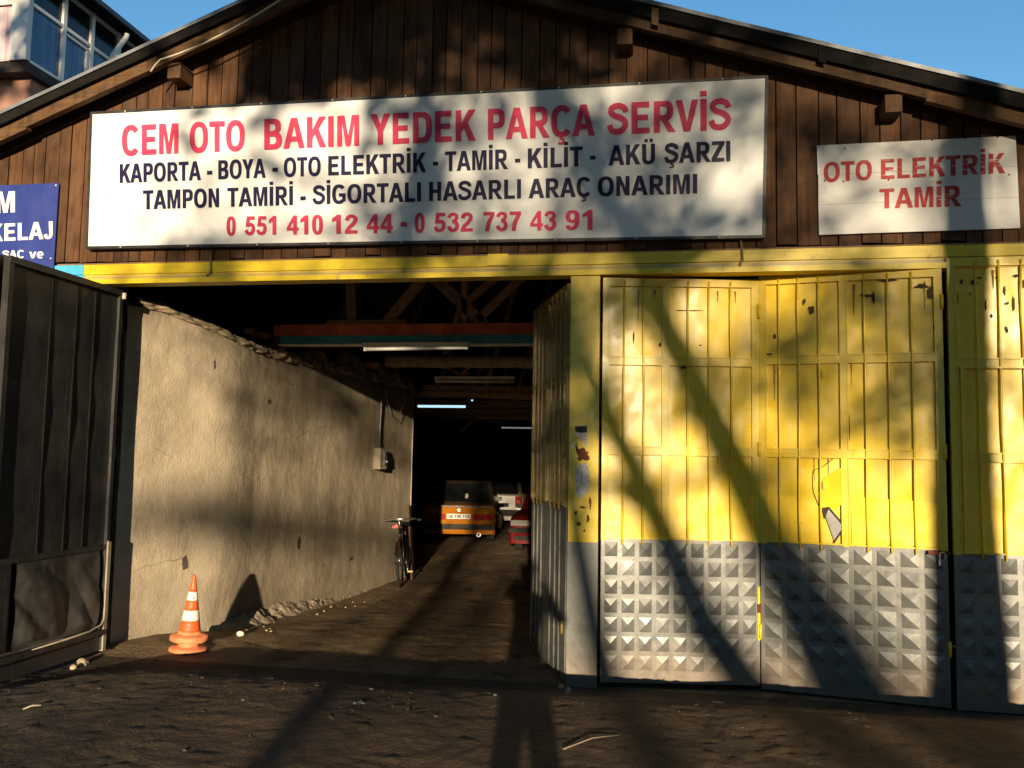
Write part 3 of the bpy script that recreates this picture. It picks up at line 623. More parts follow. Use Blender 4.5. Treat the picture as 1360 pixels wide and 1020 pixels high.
    if ch == '9': return .62, [ring_(.04, .58, .36, 1.015, .18, .15), [stroke_(catmull([(.49, .66), (.485, .35), (.41, .15), (.28, .08), (.16, .12), (.11, .24)]), .165)]]
    if ch == '6': return .62, [ring_(.04, .58, -.015, .64, .18, .15), [stroke_(catmull([(.13, .34), (.135, .65), (.21, .85), (.34, .92), (.46, .88), (.51, .76)]), .165)]]
    if ch == 'v': return .60, [[[(.20, 0), (.40, 0), (.60, .74), (.40, .74), (.30, .26), (.20, .74), (0, .74)]]]
    if ch == 'e': return .62, [[arc_(.31, .37, .27, .385, 0, 318, 30)+arc_(.31, .37, .09, .24, 312, 0, 20)], [rc(.13, .31, .57, .44)]]
    return .30, []
_gl = {}
def glyph_mesh(ch):
    """filled polygons of one letter: list of (verts, faces) per piece"""
    if ch in _gl: return _gl[ch]
    w, pcs = glyph(ch); out = []
    for conts in pcs:
        cu_ = bpy.data.curves.new('letter', 'CURVE'); cu_.dimensions = '2D'; cu_.fill_mode = 'BOTH'; cu_.extrude = 0.01
        for c in conts:
            sp = cu_.splines.new('POLY'); sp.points.add(len(c)-1); sp.use_cyclic_u = True
            for q, p in zip(sp.points, c): q.co = (p[0], p[1], 0, 1)
        ob = bpy.data.objects.new('letter', cu_); COL.objects.link(ob); dg = bpy.context.evaluated_depsgraph_get(); dg.update()
        me = bpy.data.meshes.new_from_object(ob.evaluated_get(dg)); out.append(([v.co.copy() for v in me.vertices], [tuple(f.vertices) for f in me.polygons]))
        COL.objects.unlink(ob); bpy.data.objects.remove(ob); bpy.data.curves.remove(cu_); bpy.data.meshes.remove(me)
    _gl[ch] = (w, out); return _gl[ch]
def word_mesh(txt, bold=0.0, depth=0.004):
    vs_, fs, x = [], [], 0.0
    for ch in txt:
        w, pcs = glyph_mesh(ch)
        for k, (vv, ff) in enumerate(pcs):
            base = len(vs_); vs_ += [Vector((x+v.x, v.y, (1.0+0.12*k) if v.z > 0 else 0.0)) for v in vv]; fs += [tuple(base+i for i in f) for f in ff]
        x += w
    me = bpy.data.meshes.new('word'); me.from_pydata(vs_, [], fs); return me
def lettering(name, words, parent, mat, to_plane, bold=0.0, depth=0.003):
    """words: (text, x0, x1 px, (ytop, ybottom) of capitals at x0, at x1); every word is a part of its sign"""
    for txt, xa, xb, (ta, ba), (tb, bb) in words:
        me0 = word_mesh(txt); co = [v.co.copy() for v in me0.vertices]; vs_ = []
        lo = min(c.x for c in co); hi = max(c.x for c in co)
        Pa, Pb, Qa, Qb = to_plane(xa, ba), to_plane(xb, bb), to_plane(xa, ta), to_plane(xb, tb)
        for c in co:
            p = Pa.lerp(Pb, (c.x-lo)/(hi-lo)).lerp(Qa.lerp(Qb, (c.x-lo)/(hi-lo)), c.y); p.y -= depth*c.z; vs_.append(p)
        me = bpy.data.meshes.new(name); me.from_pydata(vs_, [], [tuple(f.vertices) for f in me0.polygons]); me.materials.append(mat); me.update(); bpy.data.meshes.remove(me0)
        o = bpy.data.objects.new(name, me); COL.objects.link(o); o.parent = parent; o.location = -Vector(parent.location)

# ------------------------------------------------------------------ main sign
YS = -0.115
sg = thing('shop_sign', 'long white garage sign with red and navy lettering across the plank gable', 'sign', PY(570, 225, -0.1))
A, B, C_, D_ = PY(123, 152, YS), PY(1016, 104, YS), PY(1012, 312, YS), PY(117, 327, YS)
b = MB(); b.grid(lambda u, v: A.lerp(B, u).lerp(D_.lerp(C_, u), v)+Vector((0, 0.004*nz(u*9, v*3), 0)), 60, 16); 
fr = [A, B, C_, D_]
b.hexa([p+Vector((0, 0.012, 0)) for p in fr], [p+Vector((0, 0.04, 0)) for p in fr]); b.build('sign_sheet', M['sign_white'], sg)
b = MB(); e = 0.022
for p, q in ((A, B), (B, C_), (C_, D_), (D_, A)):
    d = (q-p).normalized(); up = Vector((d.z, 0, -d.x))
    nrm = Vector((-d.z, 0, d.x))
    cen = (A+B+C_+D_)/4
    if nrm.dot(p-cen) < 0: nrm = -nrm
    b.prism([p-d*e+nrm*0.001-Vector((0, 0.004, 0)), q+d*e*0-Vector((0, 0.004, 0))+nrm*0.001, q-Vector((0, 0.004, 0))+nrm*(e+0.004), p-d*e-Vector((0, 0.004, 0))+nrm*(e+0.004)], (0, 0.058, 0))
b.build('sign_frame', M['dark_steel'], sg)
pl = lambda Y: (lambda x, y: PY(x, y, Y))
def line(words, xa, ta, ba, xb, tb, bb):
    f = lambda a, b_, x: a+(b_-a)*(x-xa)/(xb-xa)
    return [(w, x0, x1, (f(ta, tb, x0), f(ba, bb, x0)), (f(ta, tb, x1), f(ba, bb, x1))) for w, x0, x1 in words]
def hyphens(px, xa, ta, ba, xb, tb, bb, parent, mat, Y):
    pass
L1 = line([('CEM', 162, 237), ('OTO', 252, 325), ('BAKIM', 351, 477), ('YEDEK', 492, 632), ('PARÇA', 648, 790), ('SERVİS', 806, 971)], 162, 167, 207, 971, 130, 172)
lettering('red_headline_lettering', L1, sg, M['letter_red'], pl(YS-0.006), 0.030)
L2 = line([('KAPORTA', 159, 267), ('BOYA', 290, 353), ('OTO', 377, 426), ('ELEKTRİK', 436, 566), ('TAMİR', 591, 675), ('KİLİT', 701, 774), ('AKÜ', 808, 870), ('ŞARZI', 882, 970)], 159, 218, 243, 970, 187, 214)
lettering('navy_services_lettering', L2, sg, M['letter_navy'], pl(YS-0.006), 0.030)
L3 = line([('TAMPON', 190, 291), ('TAMİRİ', 302, 389), ('SİGORTALI', 415, 559), ('HASARLI', 570, 692), ('ARAÇ', 702, 784), ('ONARIMI', 794, 926)], 190, 253, 278, 926, 231, 257)
lettering('navy_repairs_lettering', L3, sg, M['letter_navy'], pl(YS-0.006), 0.030)
L4 = line([('0', 301, 313), ('551', 325, 367), ('410', 381, 429), ('12', 441, 475), ('44', 487, 522), ('0', 551, 564), ('532', 576, 628), ('737', 642, 692), ('43', 704, 739), ('91', 751, 787)], 301, 288, 313, 787, 279, 305)
lettering('red_phone_lettering', L4, sg, M['letter_red'], pl(YS-0.006), 0.022)
def dashes(name, items, mat):
    for x0, x1, y0, y1 in items:
        b_ = MB(); b_.prism([PY(x0, y0, YS-0.006), PY(x1, y0-0.3, YS-0.006), PY(x1, y1-0.3, YS-0.006), PY(x0, y1, YS-0.006)], (0, -0.003, 0)); b_.build(name, mat, sg)
dashes('navy_dash_lettering', [(275, 282, 227, 232), (362, 369, 223, 228), (575, 582, 215, 220), (684, 691, 211, 216), (784, 791, 207, 212), (399, 406, 261, 266)], M['letter_navy'])
dashes('red_dash_lettering', [(532, 540, 295, 301)], M['letter_red'])
for k in range(9):
    u = (k+0.5)/9
    for p in (A.lerp(B, u)+Vector((0, 0, 0.014)), D_.lerp(C_, u)-Vector((0, 0, 0.014))):
        b = MB(); b.lathe([(0.007, -0.004), (0.007, 0.0)], p+Vector((0, -0.004, 0)), 8, 'y'); b.build('screw', M['cream'], sg)

# small painted sign
YB = -0.068
s2 = thing('painted_sign', 'small old white board sign with worn red stencil lettering above the gates', 'sign', PY(1220, 245, -0.05))
A, B, C_, D_ = PY(1085, 193, YB), PY(1349, 180, YB), PY(1355, 303, YB), PY(1088, 312, YB)
b = MB()
for k in range(3):
    v0, v1 = k/3+0.0015, (k+1)/3-0.0015
    q = [A.lerp(D_, v0), B.lerp(C_, v0), B.lerp(C_, v1), A.lerp(D_, v1)]
    if k == 1: q[1] = q[1]; q[0] = q[0]+Vector((0.006, 0, 0))
    b.prism(q, (0, 0.026, 0), rng.random())
b.bevel(0.002); b.build('sign_board', M['sign_old'], s2)
lettering('red_stencil_lettering', line([('OTO', 1094, 1158), ('ELEKTRİK', 1170, 1335)], 1094, 216, 242, 1335, 203, 230), s2, M['letter_worn'], pl(YB-0.002), 0.032, 0.002)
lettering('red_stencil_lettering', line([('TAMİR', 1168, 1277)], 1168, 251, 277, 1277, 246, 274), s2, M['letter_worn'], pl(YB-0.002), 0.032, 0.002)
b = MB()
for px, py in ((1095, 192), (1122, 197), (1238, 186), (1282, 184), (1325, 182), (1095, 240), (1120, 241), (1180, 239), (1340, 232)):
    b = MB(); b.lathe([(0.008, -0.003), (0.008, 0.0)], PY(px, py, YB), 8, 'y'); b.build('nail', M['rust'], s2)
# blue sign
s3 = thing('blue_sign', 'royal blue metal sign with white lettering at the far end of the plank wall', 'sign', PY(30, 300, -0.05))
YC = -0.066; x1 = PY(78, 243, YC).x
b = MB(); b.box((x1-1.75, YC, PY(70, 357, YC).z-0.05), (x1, YC+0.012, PY(78, 243, YC).z)); b.build('sign_sheet', M['sign_blue'], s3)
lettering('white_top_lettering', line([('M', -5, 20)], -82, 258, 287, 20, 254, 282), s3, M['letter_white'], pl(YC-0.003), 0.036)
lettering('white_middle_lettering', line([('KELAJ', -13, 70)], -13, 298, 321, 70, 294, 317), s3, M['letter_white'], pl(YC-0.003), 0.034)
lettering('white_lower_lettering', line([('SAÇ', 3, 32), ('ve', 39, 58)], 3, 333, 343, 58, 331, 343), s3, M['letter_white'], pl(YC-0.003), 0.038)
b = MB()
for px, py in ((76, 245), (69, 342)):
    b = MB(); b.lathe([(0.007, -0.004), (0.007, 0.0)], PY(px, py, YC)+Vector((-0.012, 0, -0.008)), 8, 'y'); b.build('screw', M['letter_white'], s3)

# ------------------------------------------------------------------ gates
def gate(name, label, p0, ang, W, z0, z1, stiles, bars, rails, npc, prow, zsplit, bars_low=None, hinge_end=1, flake=None, mats=None, side=-1, zr=None):
    """a sheet-steel gate leaf: p0 hinge corner, running along ang; its outer face looks to local -y"""
    mt = dict(frame=M['yellow_frame'], sheet=M['yellow'], bar=M['yellow_frame'], low=M['grey_panel']); mt.update(mats or {})
    t = thing(name, label, 'gate', (p0[0], p0[1], 0), ang, 'sheet steel gates of the garage')
    th = 0.045; o = -side; rz0 = zsplit
    Y = lambda d: side*d                       # distance out of the sheet
    def bx(mb, u0, u1, za, zb, d0, d1, t_=0.5):
        ya, yb = sorted((Y(d0), Y(d1))); mb.box((u0, ya, za), (u1, yb, zb), t_)
    b = MB(); sw = 0.052
    us = [0.0]+[s*W for s in stiles]+[W]
    for k, u in enumerate(us):
        a, c = (0, sw) if k == 0 else ((W-sw, W) if k == len(us)-1 else (u-0.022, u+0.022))
        bx(b, a, c, rz0-0.012, z1, -0.02, 0.026)
    spans = []
    for k in range(len(us)-1):
        a = sw if k == 0 else us[k]+0.022; c = W-sw if k == len(us)-2 else us[k+1]-0.022; spans.append((a, c))
    for zc, hh in [(z1-0.03, 0.03)]+[(z, 0.028) for z in rails]:
        for a, c in spans: bx(b, a, c, zc-hh, zc+hh, -0.015, 0.0235)
    # raised angle edging round every bay
    zs = [z1-0.06]+[z for zz in rails for z in (zz+0.028, zz-0.028)]+[rz0]
    for a, c in spans:
        for k in range(0, len(zs)-1, 2):
            zt, zb = zs[k], zs[k+1]
            for (ua, ub, za, zb_) in ((a, a+0.011, zb, zt), (c-0.011, c, zb, zt), (a+0.011, c-0.011, zt-0.011, zt), (a+0.011, c-0.011, zb, zb+0.011)):
                bx(b, ua, ub, za, zb_, 0.0, 0.034)
    b.build('gate_frame', mt['frame'], t, local=True)
    b = MB()
    n = 40
    b.grid(lambda u, v: Vector((lerp(0.01, W-0.01, u), Y(0.0+0.006*nz(u*W*3+ang*50, v*6, 2)+0.003*nz(u*W*9, v*15, ang*9)), lerp(rz0-0.02, z1-0.01, v))), n, n)
    b.build('gate_sheet', mt['sheet'], t, local=True)
    pr2 = random.Random(int(W*1000)+int(ang*100))
    for u in bars:
        b = MB(); uu = u*W; j = pr2.uniform(-0.006, 0.006)
        m_ = 10
        b.tube([(uu+j*math.sin(k*0.9)+0.003*nz(k*0.8, u*30), Y(0.034+0.002*nz(k*1.3, u*11)), lerp(rz0-0.045, z1-0.025, k/m_)) for k in range(m_+1)], 0.0085, 6)
        b.build('bar', mt['bar'], t, local=True)
    for u in (bars if bars_low else []):
        b = MB(); b.tube([(u*W+0.003*nz(k*0.8, u*20), Y(0.024), lerp(z0+0.02, rz0-0.05, k/6)) for k in range(7)], 0.009, 6); b.build('lower_bar', bars_low, t, local=True)
    # embossed lower sheet with raised pyramids
    b = MB(); pw = (W-0.03)/npc; ph = (rz0-z0-0.075-0.02)/prow if prow else 0
    low = rz0-prow*ph-0.01 if prow else rz0
    bx(b, 0.002, W-0.002, z0, low, -0.004, 0.012)
    bx(b, 0.002, W-0.002, rz0-0.01, rz0-0.0015, -0.004, 0.012)
    nl = 0
    for r in range(prow):
        for c in range(npc):
            ua = 0.015+c*pw; za = low+r*ph; m = 0.019
            fl = 1.0
            if r == 0: fl = 0.28+0.5*max(0, nz(c*1.7, W*5))
            elif rng.random() < 0.07: fl = rng.uniform(0.2, 0.55)
            elif r == 1: fl = 0.75+0.5*nz(c*1.3, 4+W)
            hgt = 0.0165*max(0.12, min(1.15, fl*(0.9+0.7*nz(r*1.3+5, c*1.1, W*3)))); base = 0.012
            cx, cz = ua+pw/2+0.012*nz(c*3.3, r*2.7, W), za+ph/2+0.012*nz(c*2.3, r*3.1, 9)
            P = [(ua, za), (ua+pw, za), (ua+pw, za+ph), (ua, za+ph)]; Q = [(ua+m, za+m), (ua+pw-m, za+m), (ua+pw-m, za+ph-m), (ua+m, za+ph-m)]
            v3 = lambda q, d: (q[0], Y(d), q[1])
            for k in range(4):
                b.face([v3(P[k], base), v3(P[(k+1) % 4], base), v3(Q[(k+1) % 4], base), v3(Q[k], base)])
                b.face([v3(Q[k], base), v3(Q[(k+1) % 4], base), (cx, Y(base+hgt), cz)])
    for ua, ub in ((0.002, 0.015), (W-0.015, W-0.002)):
        if prow: bx(b, ua, ub, low, rz0-0.01, -0.004, 0.0118)
    bmesh.ops.remove_doubles(b.bm, verts=b.bm.verts[:], dist=0.0004)
    b.build('embossed_panel', mt['low'], t, local=True)
    for z in (z0+0.45, (z0+z1)/2+0.25, z1-0.28):
        u = W-0.004 if hinge_end else 0.004
        b = MB(); b.lathe([(0.013, z-0.06), (0.013, z+0.06)], (u, Y(0.036), 0), 10); b.build('hinge', mt['bar'], t, local=True)
    for k in range(7):
        u = pr2.uniform(0.05, 0.95)*W; z_ = pr2.choice(rails+[z1-0.07])-0.03; ln = pr2.uniform(0.08, 0.34); w_ = pr2.uniform(0.004, 0.010)
        b = MB(); m_ = 8; L_, R2 = [], []
        for q in range(m_+1):
            cx = u+0.006*nz(q*0.7, u*9, k); ww = w_*(1-0.75*q/m_)*(1+0.6*nz(q*1.9, k, u)); L_.append((cx-ww, Y(0.0112), z_-ln*q/m_)); R2.append((cx+ww, Y(0.0112), z_-ln*q/m_))
        b.prism(L_+R2[::-1], (0, Y(0.0008), 0)); b.build('rust_run', M['rust_run'], t, local=True)
    if flake:
        fr_ = random.Random(flake[0])
        for (uu, zz, rx, rz_) in flake[1]:
            pts = []; b = MB(); sd = fr_.random()*50
            for k in range(26):
                a = 2*math.pi*k/26; r = 0.85+0.75*nz(math.cos(a)*1.6, math.sin(a)*1.6, sd)+0.25*fr_.random()
                pts.append((uu*W+rx*r*math.cos(a), Y(0.0115), zz+rz_*r*math.sin(a)))
            b.prism(pts, (0, Y(0.0012), 0))
            b.build('paint_flake', M['flake_brown'], t, local=True)
    return t
def ang_of(p, q): return math.atan2(q[1]-p[1], q[0]-p[0])
J = (0.775, 0.20); P1 = (-0.555, -0.01); P2 = (2.195, -0.045)
W1 = math.hypot(J[0]-P1[0], J[1]-P1[1])-0.006; W2 = math.hypot(P2[0]-J[0], P2[1]-J[1])-0.01
g1 = gate('gate_leaf', 'closed yellow folding gate leaf next to the gate post', P1, ang_of(P1, J), W1, 0.045, 3.475, [0.405], [.135, .262, .545, .68, .82], [2.755, 1.985], 9, 7, 1.235, flake=(5, [(0.03, 2.87, .012, .012), (.20, 2.95, .006, .05), (.37, 2.9, .01, .02), (.56, 3.2, .10, .004), (.63, 2.9, .012, .004), (.52, 2.7, .03, .012)]))
g2 = gate('gate_leaf', 'closed yellow folding gate leaf with a torn patched sheet above its grey panel', (J[0]+0.004, J[1]), ang_of(J, P2), W2, 0.02, 3.50, [0.475], [.115, .225, .34, .59, .715, .84], [2.775, 1.985], 8, 7, 1.235, flake=(8, [(.60, 3.30, .05, .014), (.64, 3.28, .012, .05), (.72, 3.42, .09, .010), (.90, 3.36, .045, .018), (.94, 3.30, .02, .06), (.30, 3.20, .03, .03), (.26, 3.27, .016, .02), (.09, 2.98, .014, .02), (.06, 2.82, .02, .014), (.57, 1.4, .012, .006), (.93, 1.33, .02, .008), (.50, 2.2, .006, .12), (.96, 3.0, .012, .09)]))
g3 = gate('gate_leaf', 'yellow gate leaf with a wicket door, standing last beyond the padlock', (2.225, -0.055), R_(-1.0), 1.42, 0.012, 3.575, [0.56], [.145, .265, .385, .70, .83], [2.72, 1.97], 9, 7, 1.215, flake=(11, [(.075, 3.38, .014, .016), (.055, 3.25, .004, .035), (.14, 3.37, .03, .022), (.20, 3.18, .007, .04), (.23, 3.1, .007, .014), (.30, 3.31, .009, .04), (.345, 3.2, .009, .07), (.305, 2.99, .011, .024), (.40, 3.36, .03, .03), (.26, 3.41, .008, .01), (.31, 3.2, .02, .01), (.12, 3.28, .006, .012), (.17, 3.41, .022, .008), (.36, 3.42, .02, .012)]))
g4 = copy_tree(g3); g4.location.x += 1.45; g4['label'] = 'yellow gate leaf at the outer end of the gate row beside a dark wall'
b = MB(); b.box((5.10, -0.03, -0.1), (5.6, 0.075, 3.494)); b.build('front_wall', M['dark_wall'], gar)
# torn patch on the second leaf
def g_local(t, u, d, z): return (u, -d, z)
t = g2
b = MB()
b.prism([(W2*0.325, -0.012, 1.93-0.28), (W2*.36, -0.016, 1.98-.20), (W2*0.455, -0.03, 2.04-.17), (W2*.46, -0.03, 1.58), (W2*.415, -0.018, 1.52), (W2*.345, -0.014, 1.53)], (0, -0.0015, 0)); b.build('torn_patch', M['yellow'], t, local=True)
b = MB(); b.prism([(W2*.35, -0.0195, 1.525), (W2*.375, -0.0195, 1.535), (W2*.462, -0.0195, 1.385), (W2*.412, -0.0195, 1.265)], (0, -0.0012, 0)); b.build('bare_hole', simple('bare primer', (0.36, 0.33, 0.31), 0.7), t, local=True)
b = MB(); b.prism([(W2*.345, -0.018, 1.535), (W2*.385, -0.018, 1.545), (W2*.475, -0.018, 1.39), (W2*.41, -0.018, 1.245), (W2*.405, -0.018, 1.262), (W2*.46, -0.018, 1.385), (W2*.382, -0.018, 1.528), (W2*.36, -0.018, 1.44)], (0, -0.004, 0)); b.build('torn_edge', M['bare_black'], t, local=True)
b = MB(); b.tube([(W2*x_, -0.0125, z_) for x_, z_ in ((.44, 1.98), (.36, 1.88), (.30, 1.84), (.295, 1.76), (.30, 1.66), (.33, 1.545))], 0.003, 5); b.build('sheet_crack', M['bare_black'], t, local=True)
b = MB(); b.prism([(0.058, -0.0135, 1.27), (0.058, -0.0135, 1.615), (0.058, -0.0135, 1.615)][:1]+[(W2*.535, -0.0132, 1.255), (W2-.055, -0.0132, 1.255), (W2-.055, -0.0132, 1.60), (W2*.535, -0.0132, 1.625)], (0, -0.0012, 0)) if False else b.prism([(W2*.505, -0.0132, 1.255), (W2-.06, -0.0132, 1.255), (W2-.06, -0.0132, 1.605), (W2*.505, -0.0132, 1.635)], (0, -0.0012, 0)); b.build('repainted_sheet', M['yellow_bright'], t, local=True)
for px, py in ((1097, 494), (1098, 641)):
    b = MB(); z_ = 2.65 if py < 600 else 1.72; b.box((W2*.352, -0.052, z_-.028), (W2*.352+.025, -0.03, z_+.028)); b.build('latch_tab', M['yellow_frame'], t, local=True)
# wicket door edge on third leaf
b = MB()
for (ua, ub, za, zb) in ((0.075, 0.098, 1.215, 2.70), (0.098, 0.77, 2.675, 2.692)): b.box((ua, -0.046, za), (ub, -0.0345, zb))
b.build('wicket_frame', M['yellow_frame'], g3, local=True)
b = MB(); a0 = W1-0.012
for za, zb in ((0.72, 0.86), (0.42, 0.69)): b.box((a0-0.012, -0.030, za), (a0+0.010, -0.014, zb))
b.build('yellow_edge_strip', M['yellow_bright'], g1, local=True)
b = MB(); b.box((a0-0.012, -0.040, 0.645), (a0+0.016, -0.0305, 0.715)); b.build('hasp', M['rust'], g1, local=True)
# the open leaf swung into the garage
PI_ = (-0.845, 0.02); PO = (-1.355, 1.42)
gi = gate('gate_leaf', 'yellow gate leaf swung open into the dark garage beside the gate post', PO, ang_of(PO, PI_), math.hypot(PO[0]-PI_[0], PO[1]-PI_[1]), 0.03, 3.44, [0.5], [.12, .24, .36, .63, .76, .88], [2.60], 9, 0, 1.50, mats=dict(frame=M['yellow_shaded'], sheet=M['yellow_shaded'], bar=M['yellow_shaded'], low=M['grey_shaded']), bars_low=M['grey_shaded'])
# padlock
pk = thing('padlock', 'small steel padlock hanging between the two last gate leaves', 'padlock', PY(1252, 745, -0.10))
c = PY(1252, 745, -0.10)
b = MB(); b.box((c.x-0.030, c.y-0.012, c.z-0.035), (c.x+0.030, c.y+0.012, c.z+0.012)); b.bevel(0.006, 2); b.build('lock_body', M['dirty_steel'], pk)
b = MB(); b.tube([(c.x+0.022*math.cos(a), c.y, c.z+0.040+0.026*math.sin(a) if a_ in range(1, 8) else c.z+0.01) for a_, a in [(k, math.pi*(k-1)/6) for k in range(0, 9)]], 0.0055, 8); b.build('shackle', M['cream'], pk)
b = MB(); b.box((c.x-0.10, c.y+0.014, c.z+0.045), (c.x+0.06, c.y+0.024, c.z+0.075)); b.build('hasp', M['rust'], pk)

# ------------------------------------------------------------------ dark leaf swung out toward the street
lp = thing('gate_leaf', 'dark grey sheet steel gate leaf swung open outward at the street', 'gate', (-5.2, -0.02, 0), 0, 'sheet steel gates of the garage')
XO = -5.20; y_n, y_h = -1.47, 0.02
def lbox(b, ya, yb, za, zb, d0, d1, t_=0.5): b.box((XO+d0, ya, za), (XO+d1, yb, zb), t_)
b = MB(); b.grid(lambda u, v: Vector((XO+0.008*nz(u*3, v*5, 1)+0.004*nz(u*9, v*9, 4), lerp(y_n, y_h-0.02, u), lerp(1.02, 3.40, v))), 40, 50); b.build('upper_sheet', M['dark_leaf'], lp)
b = MB()
for px, py in ((59, 560), (93, 560), (118, 560)):
    y = PX(px, py, XO).y; b = MB(); b.prism([(XO-0.004, y-0.012, 1.035), (XO+0.0095, y-0.010, 1.035), (XO+0.0100, y+0.003, 1.035), (XO-0.004, y+0.006, 1.035)], (0, 0.006*nz(px, 1), 2.35)); b.build('sheet_seam', M['roof_dark'], lp)
b = MB(); lbox(b, y_n, y_h, 3.39, 3.445, -0.03, 0.034); lbox(b, y_h-0.045, y_h, 0.06, 3.389, -0.03, 0.030); lbox(b, y_n, y_n+0.05, 0.06, 3.389, -0.03, 0.030); lbox(b, y_n+0.05, y_h-0.045, 0.985, 1.03, -0.03, 0.024); b.build('leaf_frame', M['dark_leaf'], lp)
b = MB()
def crump(u, v):
    f_ = 0.11*abs(nz(u*2.1+0.7*v, v*0.9, 5))+0.025*nz(u*4+v*1.5, v*1.7, 2)+0.004*nz(u*14, v*9, 8)
    return Vector((XO+0.01+f_*sstep(0, 0.1, v)*sstep(1.0, 0.85, v), lerp(-1.16, -0.10, u), lerp(0.27, 0.99, v)))
b.grid(crump, 60, 44); b.build('crumpled_sheet', simple('scraped dark sheet', (0.07, 0.067, 0.06), 0.4, 0.2, 0.5, 4, 0.2), lp)
b = MB()
b.tube([(XO+0.035, -0.012, 1.06), (XO+0.037, -0.015, 0.34), (XO+0.037, -0.05, 0.29), (XO+0.037, -0.22, 0.262), (XO+0.036, -0.95, 0.245)], 0.010, 6); b.build('pale_edge_rod', M['dull_cream'], lp)
b = MB(); lbox(b, -0.02, 0.025, 0.05, 1.05, 0.004, 0.045); b.build('edge_angle', M['dull_cream'], lp)
b = MB(); lbox(b, y_n, -0.03, 0.205, 0.25, -0.02, 0.055); b.build('shelf_rail', M['dark_leaf'], lp)
b = MB(); lbox(b, y_n, -0.03, 0.055, 0.20, -0.02, 0.012); b.build('bottom_rail', M['dark_leaf'], lp)
for z in (0.5, 1.9, 3.1):
    b = MB(); b.lathe([(0.016, z-0.07), (0.016, z+0.07)], (XO+0.01, y_h+0.015, 0), 10); b.build('hinge', M['dark_steel'], lp)
b = MB(); b.lathe([(0.02, 3.36), (0.02, 3.42)], (XO+0.04, y_h, 0), 10); b.build('hinge_pin', M['cream'], lp)
# the leaf folded flat behind it
lf = thing('gate_leaf', 'narrow rusty gate leaf folded behind the dark open leaf, only its edge showing', 'gate', (-5.32, y_n, 0), 0, 'sheet steel gates of the garage')
b = MB(); b.box((-5.34, y_n-0.06, 0.25), (-5.29, -0.10, 3.46)); b.build('folded_sheet', M['dark_leaf'], lf)
b = MB(); b.tube([(-5.262, y_n-0.045, 3.47), (-5.262, y_n-0.05, 2.75), (-5.262, y_n-0.045, 2.0)], 0.014, 8); b.build('edge_rod', M['cream'], lf)
b = MB(); b.box((-5.285, y_n-0.075, 2.2), (-5.27, y_n-0.03, 3.44)); b.build('edge_strip', M['timber_x'], lf)

# ------------------------------------------------------------------ torn papers on the post
p1 = MB(); 
q = [PY(x_, y_, -0.046) for x_, y_ in ((763, 566), (780, 565), (781, 590), (778, 593), (774, 586), (766, 578), (763, 574))]
p1.prism(q, (0, 0.0015, 0)); t_ = thing('torn_poster', 'torn paper with a black printed head pasted high on the yellow gate post', 'poster', PY(772, 580, -0.046)); p1.build('paper', simple('aged poster paper', (0.55, 0.50, 0.42), 0.8, 0, 0.2, 30), t_)
b = MB(); b.prism([PY(x_, y_, -0.0475) for x_, y_ in ((763.5, 566.5), (779.5, 565.5), (780, 574), (771, 575), (764, 573))], (0, 0.001, 0)); b.build('printed_head', M['bare_black'], t_)
b = MB()
for yy in (578, 581, 584): b.prism([PY(x_, y_, -0.0475) for x_, y_ in ((770, yy), (779, yy-0.3), (779, yy+0.4), (770, yy+0.8))], (0, 0.001, 0))
b.build('printed_lines', M['bare_black'], t_)
t_ = thing('torn_poster', 'scraped whitish paper remnant lower on the yellow gate post', 'poster', PY(773, 638, -0.046))
b = MB(); pts = []
for k in range(26):
    a = 2*math.pi*k/26; r = 1+0.3*nz(math.cos(a)*2, math.sin(a)*3, 4)+0.2*(rng.random()-.5); p = PY(773, 638, -0.046); pts.append((p.x+0.064*r*math.cos(a), -0.046, p.z+0.145*r*math.sin(a)))
b.prism(pts, (0, 0.0015, 0)); b.build('paper', simple('scraped paper', (0.45, 0.43, 0.41), 0.85, 0, 0.35, 26), t_)
b = MB()
for k in range(9):
    p = PY(771.5, 626+k*2.2, -0.0475); b.prism([(p.x, -0.0475, p.z), (p.x+0.01, -0.0475, p.z), (p.x+0.01, -0.0475, p.z+0.006), (p.x, -0.0475, p.z+0.006)], (0, 0.001, 0))
b.build('printed_dots', M['bare_black'], t_)
for px, py in ((786, 552), (760, 592)):
    b = MB(); blob_mesh(b, (PY(px, py, -.0415).x, PY(px, py, -.0415).z), 0.012, 0.03, -0.0418, 14, px, 0.8)
    o = b.build('paper_scrap', M['sign_old'], None); tag(o, 'tiny white paper scrap stuck %s of the yellow gate post' % ('near the hinge edge' if px > 770 else 'on the open edge'), 'paper scrap')

# ------------------------------------------------------------------ traffic cone
cp = ground_hit(250, 864)
cn = thing('traffic_cone', 'battered orange and white traffic cone standing before the plastered wall', 'cone', cp, 0.4); cn.rotation_euler = (0, R_(2.2), 0.0)
K = 1.0
b = MB(); b.lathe([(0.174, 0.0), (0.179, 0.004), (0.179, 0.024), (0.172, 0.033), (0.112, 0.042), (0.096, 0.046), (0.094, 0.085), (0.10, 0.092)], n=40); b.build('lower_base', M['cone_pale'], cn, local=True)
b = MB(); b.lathe([(0.09, 0.090), (0.165, 0.093), (0.176, 0.099), (0.178, 0.110), (0.177, 0.138), (0.170, 0.147), (0.120, 0.160), (0.110, 0.163), (0.108, 0.180), (0.101, 0.190)], n=40)
for v_ in b.bm.verts: v_.co.z += 0.010*nz(v_.co.x*9, v_.co.y*9, 2); v_.co.x *= 1+0.04*nz(v_.co.y*11, v_.co.z*9)
b.build('upper_base', M['cone_pale'], cn, local=True)
def cr_(h): return lerp(0.099, 0.017, (h-0.185)/(0.70-0.185))
